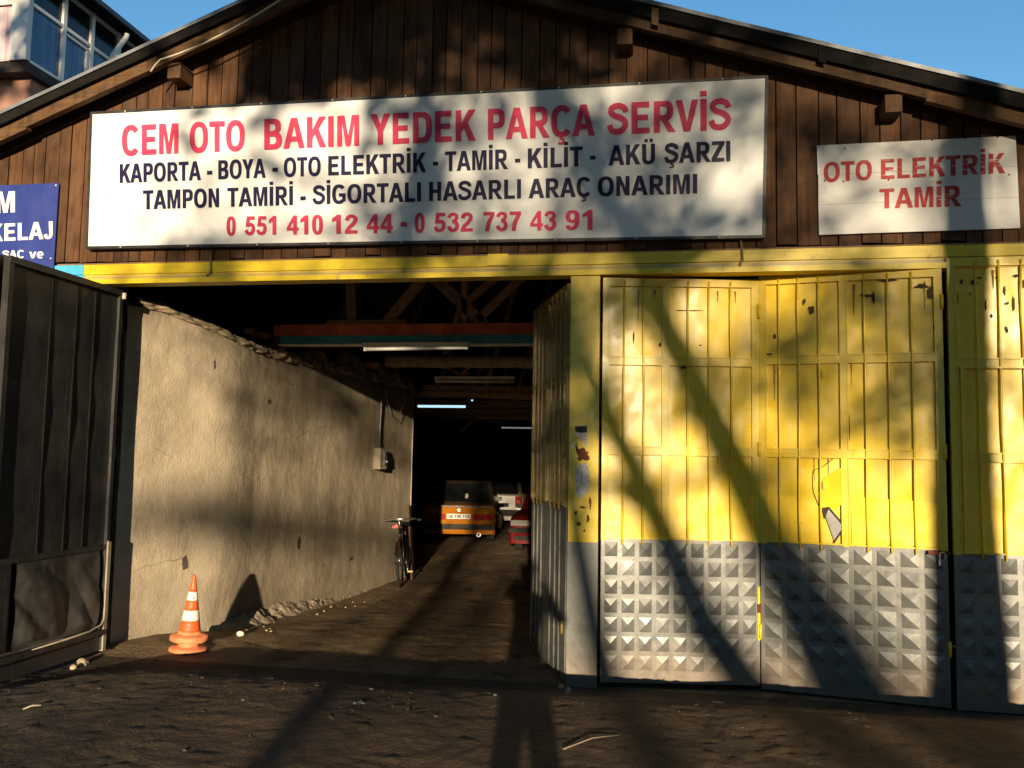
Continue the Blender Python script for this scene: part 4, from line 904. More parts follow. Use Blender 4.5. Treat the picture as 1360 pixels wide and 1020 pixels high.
for nm, a, c, mt in (('orange_section', 0.185, 0.288, 'cone_orange'), ('white_band', 0.288, 0.385, 'cone_white'), ('orange_section', 0.385, 0.475, 'cone_orange'), ('white_band', 0.475, 0.558, 'cone_white'), ('orange_tip', 0.558, 0.70, 'cone_orange')):
    e = 0.0015 if 'white' in nm else 0
    prof = [(cr_(lerp(a, c, k/4))+e, lerp(a, c, k/4)) for k in range(5)]
    if nm == 'orange_tip': prof += [(0.013, 0.710), (0.004, 0.714)]
    b = MB(); b.lathe(prof, n=32); b.build(nm, M[mt], cn, local=True)
# white lime lump
sp_ = ground_hit(319, 845); b = MB(); vsn = bmesh.ops.create_icosphere(b.bm, subdivisions=3, radius=0.038)['verts']
for v_ in vsn: v_.co = Vector((v_.co.x*1.1, v_.co.y, v_.co.z*0.75))*(1+0.15*nz(v_.co.x*20, v_.co.y*20, v_.co.z*20)) + Vector((sp_.x, sp_.y, floor_h(sp_.x, sp_.y)+0.025))
tag(b.build('stone', M['stone'], None), 'rounded white stone lying on the dark floor beside the cone shadow', 'stone')
for k, (px, py, r, lab) in enumerate(((110, 878, .045, 'pale rubble lump below the foot of the dark open gate'), (98, 884, .03, 'small grey pebble under the bottom rail of the dark gate'), (754, 918, .03, 'white chip at the foot of the yellow gate post'), (745, 909, .025, 'small pale chip under the tip of the inward gate leaf'))):
    p = PZ(px, py, 0.03); b = MB(); vsn = bmesh.ops.create_icosphere(b.bm, subdivisions=2, radius=r)['verts']
    h = road_h(p.x, p.y) if p.y < 0 else floor_h(p.x, p.y)
    for v_ in vsn: v_.co = v_.co*(1+0.5*nz(v_.co.x*25+k, v_.co.y*25, v_.co.z*25)) + Vector((p.x, p.y, h+r*0.4))
    tag(b.build('stone', M['mortar'], None), lab, 'stone')
# straw and twig on the asphalt
A = PZ(748, 1000, 0.27); B = PZ(822, 982, 0.27); b = MB(); b.tube([A+Vector((0, 0, .02)), A.lerp(B, .5)+Vector((0, .03, .035)), B+Vector((0, 0, .025))], 0.004, 6)
tag(b.build('straw', simple('dry straw', (0.20, 0.15, 0.085), 0.8), None), 'thin dry stalk lying on the dark asphalt before the gates', 'stalk')
A = PZ(30, 953, 0.2); B = PZ(54, 951, 0.2); b = MB()
for p in (A, B): p.z = road_h(p.x, p.y)+0.015
b.tube([A, A.lerp(B, .5)+Vector((0, 0, .01)), B], 0.006, 6)
tag(b.build('twig', M['dull_cream'], None), 'short pale stick on the asphalt below the dark gate', 'stick')

scrap_m = simple('dirty paper', (0.22, 0.19, 0.15), 0.9)
b = MB(); gr_ = random.Random(17)
for k in range(260):
    x = gr_.uniform(-5.0, 3.0); y = -abs(gr_.gauss(0, 1.3))-0.05
    if y < -3.5: continue
    r = 0.003+0.008*gr_.random()**3; h = road_h(x, y)
    vsn = bmesh.ops.create_icosphere(b.bm, subdivisions=1, radius=r)['verts']; q = gr_.uniform(.5, 1.0)
    for v_ in vsn: v_.co = Vector((v_.co.x*(1+q), v_.co.y, v_.co.z*0.8))*(1+0.6*nz(v_.co.x*70+k, v_.co.y*70, v_.co.z*70)) + Vector((x, y, h+r*0.3))
tag(b.build('gravel', simple('pale grit', (0.10, 0.082, 0.060), 0.9, 0, 0.6, 3, 0.0), None), 'pale grit and small stones scattered over the dark asphalt', None, None, 'stuff')
b = MB()
for k in range(90):
    x = gr_.uniform(-5.0, 3.0); y = -gr_.random()**1.5*2.6-0.02; h = road_h(x, y); L_ = gr_.uniform(.012, .03); a = gr_.random()*6.3
    c0 = Vector((x, y, h+0.008)); u_ = Vector((math.cos(a), math.sin(a), gr_.uniform(-.3, .3)))*L_; v_ = Vector((-math.sin(a), math.cos(a), gr_.uniform(-.3, .5)))*L_*0.5
    b.face([c0-u_, c0+v_*0.9, c0+u_, c0-v_])
tag(b.build('fallen_leaves', simple('dry brown leaves', (0.10, 0.055, 0.022), 0.8, 0, 0.5, 5, 0.0), None, recalc=False), 'dry brown leaves scattered over the dark asphalt', None, None, 'stuff')
for k, (px, py, w, lab) in enumerate(((1072, 947, .035, 'small white paper scrap on the asphalt under the patched gate leaf'), (953, 935, .05, 'crumpled pale scrap on the asphalt before the first folding leaf'), (478, 936, .05, 'pale flat scrap lying in the middle of the dark asphalt'))):
    p = ground_hit(px, py); b = MB()
    b.grid(lambda u, v: p+Vector(((u-.5)*w*1.6, (v-.5)*w, 0.012+0.014*nz(u*3+k, v*3, k))), 6, 5); tag(b.build('paper_scrap', scrap_m, None), lab, 'paper scrap')

# ------------------------------------------------------------------ electric box with its conduit
ex = wall_pt(0.80, 0, 0); 
best = min((abs((wall_pt(k/400, 1.9)-CAM).dot(cr)/(wall_pt(k/400, 1.9)-CAM).dot(fwd)*F_PX+680-500), k/400) for k in range(400))[1]
ec = wall_pt(best, 1.86, 0.0); dW = Vector((1.0, 6.4, 0)).normalized(); nW = Vector((dW.y, -dW.x, 0))
eb = thing('switch_box', 'small grey electric switch box with a cable pipe on the plastered wall', 'switch box', ec, math.atan2(dW.y, dW.x))
b = MB(); b.box((-0.12, -0.13, -0.17), (0.10, 0.01, 0.16)); b.bevel(0.008, 2); b.build('box_case', M['dull_cream'], eb, local=True)
b = MB(); b.box((-0.02, -0.16, -0.10), (0.06, -0.131, 0.10)); b.bevel(0.006); b.build('switch_plate', M['dirty_steel'], eb, local=True)
b = MB(); b.lathe([(0.018, -0.185), (0.018, -0.16)], (0.02, 0, -0.05), 10, 'y'); b.build('switch_knob', M['cream'], eb, local=True)
b = MB(); b.tube([(0.0, -0.05, 0.15), (0.0, -0.045, 0.5), (0.01, -0.05, 0.8), (0.0, -0.06, 1.22)], 0.017, 8); b.tube([(0.06, -0.06, 0.14), (0.03, -0.04, 0.28), (0.025, -0.05, 0.6), (0.05, -0.06, 1.2)], 0.008, 6); b.build('conduit', M['dirty_steel'], eb, local=True)
b = MB(); b.tube([(0.05, -0.06, 1.15), (0.35, -0.05, 0.72), (0.62, -0.04, 0.65), (0.85, -0.05, 0.95), (0.80, -0.07, 1.22)], 0.006, 6); b.build('loose_wire', M['dull_cream'], eb, local=True)

# ------------------------------------------------------------------ leaning plank and bicycle
A = wall_pt(0.955, 0, 0.16); b = MB(); b.bar(A+Vector((0.06, -0.1, floor_h(A.x, A.y)+0.0)), wall_pt(0.975, 1.05, 0.045), 0.13, 0.025, (1, 0, 0)); tag(b.build('plank', M['barge'], None), 'brown plank leaning on the end of the plastered wall behind the bicycle', 'plank')
bp = ground_hit(537, 785)
bk = thing('bicycle', 'old dark bicycle with chrome handlebars parked against the plastered wall', 'bicycle', (bp.x-0.16, bp.y+0.33, bp.z), R_(-2)); bk.rotation_euler = (0, R_(-4), R_(11)); bk.scale = (1.07, 1.07, 1.07)
MB_ = M['black_rubber']; chrome = simple('old chrome', (0.55, 0.54, 0.50), 0.25, 0.9, 0.15, 12, 0.0); bpaint = simple('dark maroon bicycle paint', (0.018, 0.009, 0.008), 0.4, 0, 0.3, 8, 0.0)
for yc in (0.0, 1.03):
    b = MB(); b.tube([(0, yc+0.315*math.cos(a), 0.335+0.315*math.sin(a)) for a in [2*math.pi*k/36 for k in range(36)]], 0.021, 8, closed=True); wt = b.build('wheel', MB_, bk, local=True)
    b = MB(); b.tube([(0, yc+0.29*math.cos(a), 0.335+0.29*math.sin(a)) for a in [2*math.pi*k/36 for k in range(36)]], 0.012, 6, closed=True); b.build('rim', chrome, wt, local=True)
    b = MB()
    for k in range(18):
        a = 2*math.pi*k/18; b.tube([(0.02*(-1)**k, yc, 0.335), (0, yc+0.285*math.cos(a), 0.335+0.285*math.sin(a))], 0.0014, 4)
    b.tube([(-0.045, yc, 0.335), (0.045, yc, 0.335)], 0.018, 8); b.build('spokes', chrome, wt, local=True)
b = MB()
hd = (0, 0.20, 0.86); bb = (0, 0.50, 0.31); st = (0, 0.70, 0.80); ra = (0, 1.03, 0.335)
for p, q, r in ((hd, bb, .018), ((0, .19, .80), (0, .67, .76), .016), (bb, st, .016), (hd, (0, 0.15, .68), .02)): b.tube([p, q], r, 8)
for s in (-1, 1):
    b.tube([(0.06*s, 0.0, 0.335), (0.055*s, 0.08, 0.58), (0.0, 0.15, 0.70)], 0.012, 8)
    b.tube([bb, (0.05*s, .8, .335), (0.06*s, 1.03, .335)], 0.011, 8); b.tube([(0, .68, .75), (0.06*s, 1.03, .335)], 0.010, 8)
b.build('frame', bpaint, bk, local=True)
b = MB(); b.tube([(-0.30, .30, .965), (-0.2, .22, 0.985), (-0.06, 0.16, 1.0), (0.06, 0.16, 1.0), (0.2, 0.22, .99), (0.27, .30, .985)], 0.012, 8); b.tube([(0, .2, .84), (0, .17, 1.0)], 0.014, 8); b.build('handlebar', chrome, bk, local=True)
for s in (-1, 1):
    b = MB(); b.tube([(0.30*s-0.02*s, .28, .968), (0.33*s, .38, .955)], 0.019, 8); b.build('grip', MB_, bk, local=True)
b = MB(); b.lathe([(0.028, -0.02), (0.035, 0.0), (0.03, 0.012)], (-0.04, 0.10, 0.90), 14, 'y'); b.box((-0.10, .09, .87), (-0.02, .12, .91)); b.build('reflector', simple('red reflector plastic', (0.62, 0.05, 0.03), 0.3, 0, 0.1, 5, 0.0), bk, local=True)
b = MB(); b.hexa([(-0.09, .80, .86), (.09, .80, .86), (.02, .55, .87), (-.02, .55, .87)], [(-0.10, .83, .91), (.10, .83, .91), (.025, .53, .90), (-.025, .53, .90)]); b.bevel(0.012, 2); b.tube([(0, .70, .78), (0, .715, .88)], 0.013, 8); b.build('saddle', MB_, bk, local=True)
b = MB(); b.lathe([(0.09, -0.004), (0.09, 0.004)], (0.05, 0.50, 0.31), 24, 'x'); b.tube([(0.06, .5, .31), (0.065, .42, .18)], 0.009, 6); b.tube([(-0.06, .5, .31), (-0.065, .58, .44)], 0.009, 6); b.build('crank', chrome, bk, local=True)
for s in (-1, 1):
    b = MB(); b.box((min(0.07*s, 0.15*s), 0.5-s*0.08-0.03, 0.31-s*0.13-0.012), (max(0.07*s, 0.15*s), 0.5-s*0.08+0.03, 0.31-s*0.13+0.012)); b.build('pedal', simple('yellow pedal', (0.6, 0.42, 0.10), 0.5) if s > 0 else MB_, bk, local=True)
b = MB()
for a0 in (0.0, 1.03):
    b.grid(lambda u, v: Vector((lerp(-0.03, 0.03, v), a0+0.355*math.cos(lerp(0.2, 2.9, u)), 0.335+0.355*math.sin(lerp(0.2, 2.9, u)))), 20, 2)
b.build('mudguard', bpaint, bk, local=True)

# ------------------------------------------------------------------ cars
def arc_notch(yc, r, zb, n=9):
    return [(yc+r*math.cos(math.pi*k/(n-1)), zb+r*math.sin(math.pi*k/(n-1))) for k in range(n)]
def car(name, label, loc, rz, paint, W, prof, cab, hatch, facing_lights, wheels_y, rimmat, steer=0.0, plate=None, cabin_paint=None):
    """length along +y from the rear (y=0) to the nose; prof = outline of the lower body over the sills, cab = roof outline"""
    t = thing(name, label, 'car', loc, rz)
    L = max(p[0] for p in prof); zb = 0.22
    low = [(L-0.02, zb)]
    r = 0.34
    for yc in sorted(wheels_y, reverse=True): low += arc_notch(yc, r, zb)
    low += [(0.03, zb)]
    poly = prof + low
    b = MB()
    nW_ = len(poly)
    rings = []
    for xx, ins in ((-W/2, 0.07), (-W/2+0.05, 0.012), (-W/2+0.16, 0.0), (W/2-0.16, 0.0), (W/2-0.05, 0.012), (W/2, 0.07)):
        cy, cz = L/2, 0.55
        ring = []
        for (y, z) in poly:
            yy = y + (ins if y < L*0.12 else (-ins if y > L*0.88 else 0)); zz = z - (ins*0.6 if z > 0.7 else 0)
            ring.append(b.bm.verts.new((xx, yy, zz)))
        rings.append(ring)
    for i in range(len(rings)-1):
        for k in range(nW_):
            f = b.bm.faces.new((rings[i][k], rings[i][(k+1) % nW_], rings[i+1][(k+1) % nW_], rings[i+1][k]))
            f.smooth = False
    for ring in (rings[0], rings[-1]): b.bm.faces.new(ring)
    bmesh.ops.triangulate(b.bm, faces=[f for f in b.bm.faces if len(f.verts) > 4])
    body = b.build('body', paint, t, local=True)
    # cabin: four-point outline (rear bottom, rear top, front top, front bottom), tapered to the roof
    (yb0, zb0), (yb1, zb1), (yf1, zf1), (yf0, zf0) = cab; wt, wb = W/2-0.14, W/2-0.045
    b = MB(); zc = -0.012
    b.hexa([(-wb, yb0, zb0+zc), (wb, yb0, zb0+zc), (wb, yf0, zf0+zc), (-wb, yf0, zf0+zc)], [(-wt, yb1, zb1), (wt, yb1, zb1), (wt, yf1, zf1), (-wt, yf1, zf1)]); b.bevel(0.085, 4)
    for f in b.bm.faces: f.smooth = True
    b.build('cabin', cabin_paint or paint, t, local=True)
    def quad_on(a, c, d, e, m0, m1, out, nm, mat, par):
        pts = []
        for u, v in ((m0, m1), (1-m0, m1), (1-m0, 1-m1), (m0, 1-m1)):
            p = Vector(a).lerp(Vector(c), u).lerp(Vector(e).lerp(Vector(d), u), v); pts.append(p)
        n = (pts[1]-pts[0]).cross(pts[3]-pts[0]).normalized()
        if n.dot(Vector(out)) < 0: n = -n
        b_ = MB(); b_.prism([p+n*0.004 for p in pts], n*0.006); return b_.build(nm, mat, par, local=True)
    G = M['glass_dark']
    rw = quad_on((-wb, yb0, zb0), (wb, yb0, zb0), (wt, yb1, zb1), (-wt, yb1, zb1), 0.055, 0.10, (0, -1, 0.3), 'rear_window', G, t)
    quad_on((-wb, yf0, zf0), (wb, yf0, zf0), (wt, yf1, zf1), (-wt, yf1, zf1), 0.07, 0.12, (0, 1, 0.3), 'windscreen', G, t)
    for s in (-1, 1):
        ym_b, ym_t = (yb0+yf0)/2, (yb1+yf1)/2
        quad_on((s*wb, yb0+0.1, zb0), (s*wb, ym_b-0.04, zb0), (s*wt, ym_t-0.04, zb1), (s*wt, yb1+0.05, zb1), 0.08, 0.14, (s, 0, 0.2), 'side_window', G, t)
        quad_on((s*wb, ym_b+0.04, zf0), (s*wb, yf0-0.1, zf0), (s*wt, yf1-0.05, zf1), (s*wt, ym_t+0.04, zf1), 0.08, 0.14, (s, 0, 0.2), 'side_window', G, t)
        for yc in wheels_y:
            b = MB(); xo = s*(W/2-0.11); R0 = 0.30
            wd = [(0.19, -0.085), (0.285, -0.09), (R0, -0.065), (R0, 0.065), (0.285, 0.09), (0.19, 0.085)]
            b.lathe(wd, (0, 0, 0), 28, 'x', cap=True); w_ = b.build('wheel', M['black_rubber'], t, local=True)
            w_.location = (xo + (0.05*s if steer and yc > L/2 else 0), yc, R0); 
            if yc > L/2: w_.rotation_euler = (0, 0, steer)
            b = MB(); b.lathe([(0.10, 0.086*s), (0.185, 0.089*s), (0.192, 0.094*s)], (0, 0, 0), 24, 'x'); rm = b.build('rim', rimmat, w_, local=True)
        b = MB(); b.box((s*(W/2+0.03)-0.07, yf0-0.42, 0.90), (s*(W/2+0.03)+0.07, yf0-0.33, 1.0)); b.bevel(0.02, 2); b.build('mirror', M['dark_steel'], t, local=True)
        b = MB(); b.box((s*(W/2+0.004)-0.012, 0.35, 0.52), (s*(W/2+0.004)+0.012, L-0.4, 0.57)); b.build('side_strip', M['dark_steel'], t, local=True)
    return t
tail_red = simple('red tail lamp plastic', (0.30, 0.008, 0.010), 0.55, 0, 0.1, 5, 0.0, 0.12); tail_orange = simple('amber lamp plastic', (0.5, 0.10, 0.03), 0.22, 0, 0.1, 5, 0.0)
bump_m = simple('dark grey bumper plastic', (0.028, 0.025, 0.022), 0.6, 0, 0.2, 6, 0.0, 0.15); lens_w = simple('clear headlamp lens', (0.40, 0.38, 0.34), 0.3, 0.0, 0.1, 9, 0.0); plate_m = simple('white number plate', (0.76, 0.73, 0.64), 0.4, 0, 0.05, 5, 0.0)
gold = NT('orange gold car paint'); gold.out(gold.mix(gold.ramp(gold.noise(gold.pos(), 5, 4), [(0.3, 0.0), (0.7, 1.0)]), (0.33, 0.105, 0.005), (0.43, 0.150, 0.002)), 0.65, 0.0, 0.12); gold = gold.m
def bxo(nm, lo, hi, mat, par, bev=0.0):
    b_ = MB(); b_.box(lo, hi)
    if bev: b_.bevel(bev, 2)
    return b_.build(nm, mat, par, local=True)
# orange saloon, seen from behind
PROF1 = [(0.03, 0.30), (0.0, 0.45), (0.02, 0.66), (0.045, 0.84), (0.08, 0.865), (0.16, 0.885), (0.62, 0.895), (2.75, 0.905), (3.6, 0.86), (3.98, 0.80), (4.11, 0.72), (4.14, 0.5), (4.1, 0.3)]
c1 = car('orange_saloon', 'orange saloon car seen from behind deep in the garage', (-4.97, 13.4, -0.18), R_(9.5), gold, 1.60, PROF1, ((0.56, 0.89), (1.00, 1.43), (2.05, 1.43), (2.82, 0.90)), False, None, (0.72, 3.32), simple('tan steel wheel', (0.42, 0.28, 0.14), 0.5, 0.3), R_(-24), cabin_paint=simple('shade brown cabin', (0.03, 0.02, 0.012), 0.3, 0, 0.2, 5, 0.0)); c1.scale = (1.10, 1.05, 1.03)  # cabin coloured dark brown to stand in for shade above the boot
for s in (-1, 1):
    tl = bxo('tail_light', (min(0.30*s, 0.76*s), -0.018, 0.555), (max(0.30*s, 0.76*s), 0.03, 0.685), tail_red, c1, 0.006)
    bxo('reverse_lens', (min(0.46*s, 0.55*s), -0.022, 0.565), (max(0.46*s, 0.55*s), -0.0185, 0.60), bump_m, tl)
bxo('bumper', (-0.80, -0.075, 0.335), (0.80, 0.10, 0.455), bump_m, c1, 0.02)
bxo('rear_valance', (-0.76, -0.005, 0.235), (0.76, 0.08, 0.325), gold, c1, 0.01)
pt = bxo('number_plate', (-0.26, -0.030, 0.575), (0.26, -0.005, 0.69), plate_m, c1)
me = word_mesh('06 FM 759', 0.02, 0.001); vs_ = [v.co.copy() for v in me.vertices]; hi = max(v.x for v in vs_); lo = min(v.x for v in vs_)
me2 = bpy.data.meshes.new('plate_lettering'); me2.from_pydata([(lerp(-0.225, 0.235, (v.x-lo)/(hi-lo)), -0.0315-(0.001 if v.z > 0 else 0), 0.595+v.y*0.075) for v in vs_], [], [tuple(f.vertices) for f in me.polygons]); me2.materials.append(M['bare_black'])
o = bpy.data.objects.new('plate_lettering', me2); COL.objects.link(o); o.parent = pt
b = MB(); b.lathe([(0.032, -0.006), (0.032, 0.01)], (0.0, 0.03, 0.775), 20, 'y'); b.build('badge', chrome, c1, local=True)
bxo('boot_edge', (-0.745, 0.02, 0.850), (0.745, 0.10, 0.880), simple('dark boot edge', (0.03, 0.022, 0.016), 0.4, 0, 0.2, 5, 0), c1, 0.01)  # boot edge coloured darker than the body
bxo('boot_seam', (-0.70, 0.006, 0.505), (0.70, 0.03, 0.512), M['bare_black'], c1)
b = MB(); b.tube([(0.45, -0.10, 0.215), (0.45, 0.25, 0.215)], 0.048, 14); b.build('exhaust_pipe', chrome, c1, local=True)
b = MB(); b.lathe([(0.034, -0.101), (0.034, -0.1005)], (0.45, 0, 0.215), 14, 'y'); b.build('exhaust_bore', M['bare_black'], c1, local=True)
b = MB(); b.prism([(-0.60, 0.86, 1.28), (-0.40, 0.835, 1.245), (-0.41, 0.818, 1.225), (-0.61, 0.845, 1.26)], (0, -0.012, 0.006)); b.build('window_sticker', plate_m, c1, local=True)
b = MB(); b.prism([(0.10, 0.655, 1.03), (0.16, 0.655, 1.03), (0.16, 0.735, 1.13), (0.10, 0.735, 1.13)], (0, -0.01, 0.006)); b.build('hanging_card', M['cream'], c1, local=True)
# white hatchback beyond it
whp = simple('white car paint', (0.62, 0.60, 0.55), 0.3, 0, 0.08, 3, 0.0)
PROF2 = [(0.04, 0.30), (0.0, 0.45), (0.03, 0.70), (0.10, 0.95), (2.5, 0.95), (3.55, 0.86), (3.75, 0.74), (3.8, 0.5), (3.75, 0.3)]
c2 = car('white_hatchback', 'white hatchback parked in the dark beyond the orange car', (-5.08, 18.6, -0.18), R_(2), whp, 1.62, PROF2, ((0.10, 0.95), (0.50, 1.42), (1.9, 1.44), (2.6, 0.95)), True, None, (0.72, 3.05), M['dirty_steel'], cabin_paint=simple('dusty roof paint', (0.13, 0.105, 0.07), 0.7, 0, 0.4, 7, 0.2))
for s in (-1, 1):
    tl = bxo('tail_light', (min(0.60*s, 0.80*s), -0.005, 0.62), (max(0.60*s, 0.80*s), 0.12, 0.94), tail_red, c2, 0.01)
    bxo('amber_lens', (min(0.63*s, 0.74*s), -0.012, 0.74), (max(0.63*s, 0.74*s), -0.0055, 0.82), tail_orange, tl)
bxo('bumper', (-0.81, -0.09, 0.36), (0.81, 0.10, 0.54), bump_m, c2, 0.025); bxo('bumper_strip', (-0.80, -0.098, 0.26), (0.80, 0.06, 0.34), whp, c2, 0.02)
bxo('number_plate', (0.02, -0.006, 0.62), (0.40, 0.02, 0.73), M['bare_black'], c2)
# red saloon, nose toward the street
redp = simple('dark red car paint', (0.16, 0.008, 0.008), 0.4, 0, 0.15, 3, 0.0, 0.25)
c3 = car('red_saloon', 'dark red car facing the street, half hidden by the inward gate leaf', (-2.60, 15.74, -0.18), R_(180), redp, 1.62, PROF1, ((0.56, 0.89), (1.00, 1.43), (2.05, 1.43), (2.82, 0.90)), False, None, (0.72, 3.32), M['dirty_steel'])
for s in (-1, 1):
    bxo('headlight', (min(0.34*s, 0.77*s), 4.06, 0.61), (max(0.34*s, 0.77*s), 4.145, 0.73), lens_w, c3, 0.012)
    bxo('fog_light', (min(0.28*s, 0.70*s), 4.10, 0.30), (max(0.28*s, 0.70*s), 4.152, 0.39), bump_m, c3, 0.008)
bxo('grille', (-0.33, 4.10, 0.61), (0.33, 4.15, 0.74), M['bare_black'], c3, 0.008); bxo('bumper', (-0.81, 4.05, 0.46), (0.81, 4.19, 0.565), bump_m, c3, 0.02)

# ------------------------------------------------------------------ fluorescent lamps under the beams
def lamp(label, px0, py0, px1, py1, Y, mat, housing=True, r=0.022):
    A = PY(px0, py0, Y); B = PY(px1, py1, Y); t = thing('tube_lamp', label, 'lamp', (A+B)/2, 0, 'tube lamps under the garage roof')
    b = MB(); b.tube([A, B], r, 10); b.build('glass_tube', mat, t)
    if housing:
        b = MB(); b.box((A.x-0.03, Y-0.02, A.z+r+0.004), (B.x+0.03, Y+0.05, A.z+r+0.05)); b.build('lamp_housing', M['cream'], t)
        for p in (A, B):
            b = MB(); b.box((p.x-0.012, Y-0.02, p.z-r), (p.x+0.012, Y+0.02, p.z+r+0.003)); b.build('tube_holder', M['sign_white'], t)
lamp('unlit white tube lamp tied under the teal beam', 485, 463.5, 620, 461, 2.42, M['sign_white'], True, 0.026)
lamp('unlit cream tube lamp under the pale pole', 579, 506, 681, 507, 7.3, M['cream'], True, 0.03)
lamp('lit bluish white tube lamp glowing deep in the garage', 555, 539.5, 618, 540, 10, M['tube_on'], False, 0.026)
lamp('dim grey tube lamp hanging past the lit tube', 637, 559.5, 686, 562, 14, M['dirty_steel'], False, 0.03)
lamp('thin lit tube lamp farthest back in the garage', 666, 568, 708, 568.5, 16, M['tube_far'], False, 0.02)
p = PY(627, 531.5, 9.6); t_ = thing('ceiling_bulb', 'small bright bulb under a ceiling beam of the garage', 'bulb', p)
b = MB(); bmesh.ops.create_icosphere(b.bm, subdivisions=2, radius=0.022, matrix=Matrix.Translation(p)); b.build('glass_bulb', M['tube_on'], t_)
b = MB(); b.lathe([(0.09, 0.0), (0.05, 0.03), (0.015, 0.05)], p+Vector((0, 0, 0.01)), 16); b.build('bulb_shade', M['dirty_steel'], t_)

# cable hanging along the eave
b = MB(); pts = [PY(x_, y_, -0.39) for x_, y_ in ((200, 95), (208, 84), (213, 79), (235, 72), (270, 58), (305, 40), (340, 20), (372, 0), (400, -18))]
b.tube(pts, 0.008, 6); tag(b.build('cable', simple('white cable', (0.55, 0.48, 0.36), 0.6), None), 'thin white cable running along the eave over the plank gable', 'cable')

# ------------------------------------------------------------------ neighbour house at the top left
XN = -10.562
nb = thing('neighbour_house', 'neighbouring house with a glazed balcony behind the garage roof', 'house', (XN-2, 8, 0))
nw = simple('pinkish house plaster', (0.30, 0.155, 0.11), 0.9, 0, 0.2, 1.5, 0.4); nwhite = simple('white balcony frame', (0.74, 0.70, 0.66), 0.5, 0, 0.1, 3, 0.1)
nglass = NT('blue grey curtain glass'); nglass.out(nglass.mix(nglass.ramp(nglass.noise(nglass.pos((14, 14, 0.4)), 1.0, 3), [(0.35, 0.0), (0.65, 1.0)]), (0.05, 0.10, 0.19), (0.10, 0.17, 0.28)), 0.12, 0, 0.6); nglass = nglass.m
ncurt = NT('pale curtain glass'); ncurt.out(ncurt.mix(ncurt.ramp(ncurt.noise(ncurt.pos((14, 14, 0.4)), 1.2, 3), [(0.35, 0.0), (0.65, 1.0)]), (0.42, 0.30, 0.32), (0.62, 0.50, 0.50)), 0.3, 0, 0.5); ncurt = ncurt.m
b = MB(); b.box((-18, 5.25, 0), (XN-0.12, 16, 8.2)); b.build('wall', nw, nb)
b = MB(); b.box((-18, 5.0, 8.2), (XN, 14, 8.38)); b.build('balcony_slab', M['soffit'], nb)
b = MB(); b.box((-18, 5.12, 8.381), (XN-0.09, 14, 10.2)); b.build('balcony_core', M['dark_wall'], nb)
# glazed side of the balcony, facing right
ys = [5.02, 5.86, 6.62, 7.42, 8.3, 9.3, 10.4]; z0, zm, z1 = 8.40, 9.40, 10.06
for k in range(len(ys)-1):
    for za, zb, mt in ((z0, zm, nglass), (zm, z1, M['glass_dark'])):
        b = MB(); b.box((XN-0.06, ys[k]+0.045, za+0.03), (XN-0.05, ys[k+1]-0.045, zb-0.03)); b.build('pane', mt, nb)
b = MB()
for y in ys: b.box((XN-0.07, y-0.045, z0), (XN, y+0.045, z1))
for k in range(len(ys)-1):
    for z in (z0, zm, z1-0.05): b.box((XN-0.068, ys[k]+0.046, z-0.03), (XN-0.004, ys[k+1]-0.046, z+0.03))
b.box((XN-0.066, ys[1]+0.05, zm-0.13), (XN-0.01, ys[2]-0.05, zm-0.085)); b.box((XN-0.066, ys[2]-0.13, z0+0.05), (XN-0.01, ys[2]-0.07, zm-0.14))
b.build('window_frame', nwhite, nb)
b = MB(); b.box((XN-0.30, 4.94, 8.385), (XN+0.015, 4.972, 10.3)); b.box((-18, 4.94, 9.36), (XN-0.301, 4.972, 9.50)); b.build('corner_post', nwhite, nb)
b = MB(); b.box((-18, 5.0, 8.40), (XN-0.31, 5.02, 9.355)); b.build('pane', ncurt, nb)
b = MB(); b.box((-18, 5.0, 9.51), (XN-0.31, 5.02, 10.3)); b.build('pane', ncurt, nb)
b = MB(); b.prism([(-18, 4.2, 10.75), (XN+0.35, 4.2, 10.02), (XN+0.35, 4.2, 10.08), (-18, 4.2, 10.9)], (0, 14, 0)); b.build('roof', M['roof_dark'], nb)
b = MB(); b.bar((XN+0.36, 4.2, 10.04), (XN+0.36, 18, 10.04), 0.05, 0.09); b.build('gutter', M['dark_steel'], nb)
A, B = PX(168, 49, XN+0.33), PX(150, 73, XN+0.20); b = MB(); b.tube([A+Vector((0.01, 0, .06)), A, B, B+Vector((-.05, -.1, -.5))], 0.045, 10); b.build('downpipe', nwhite, nb)

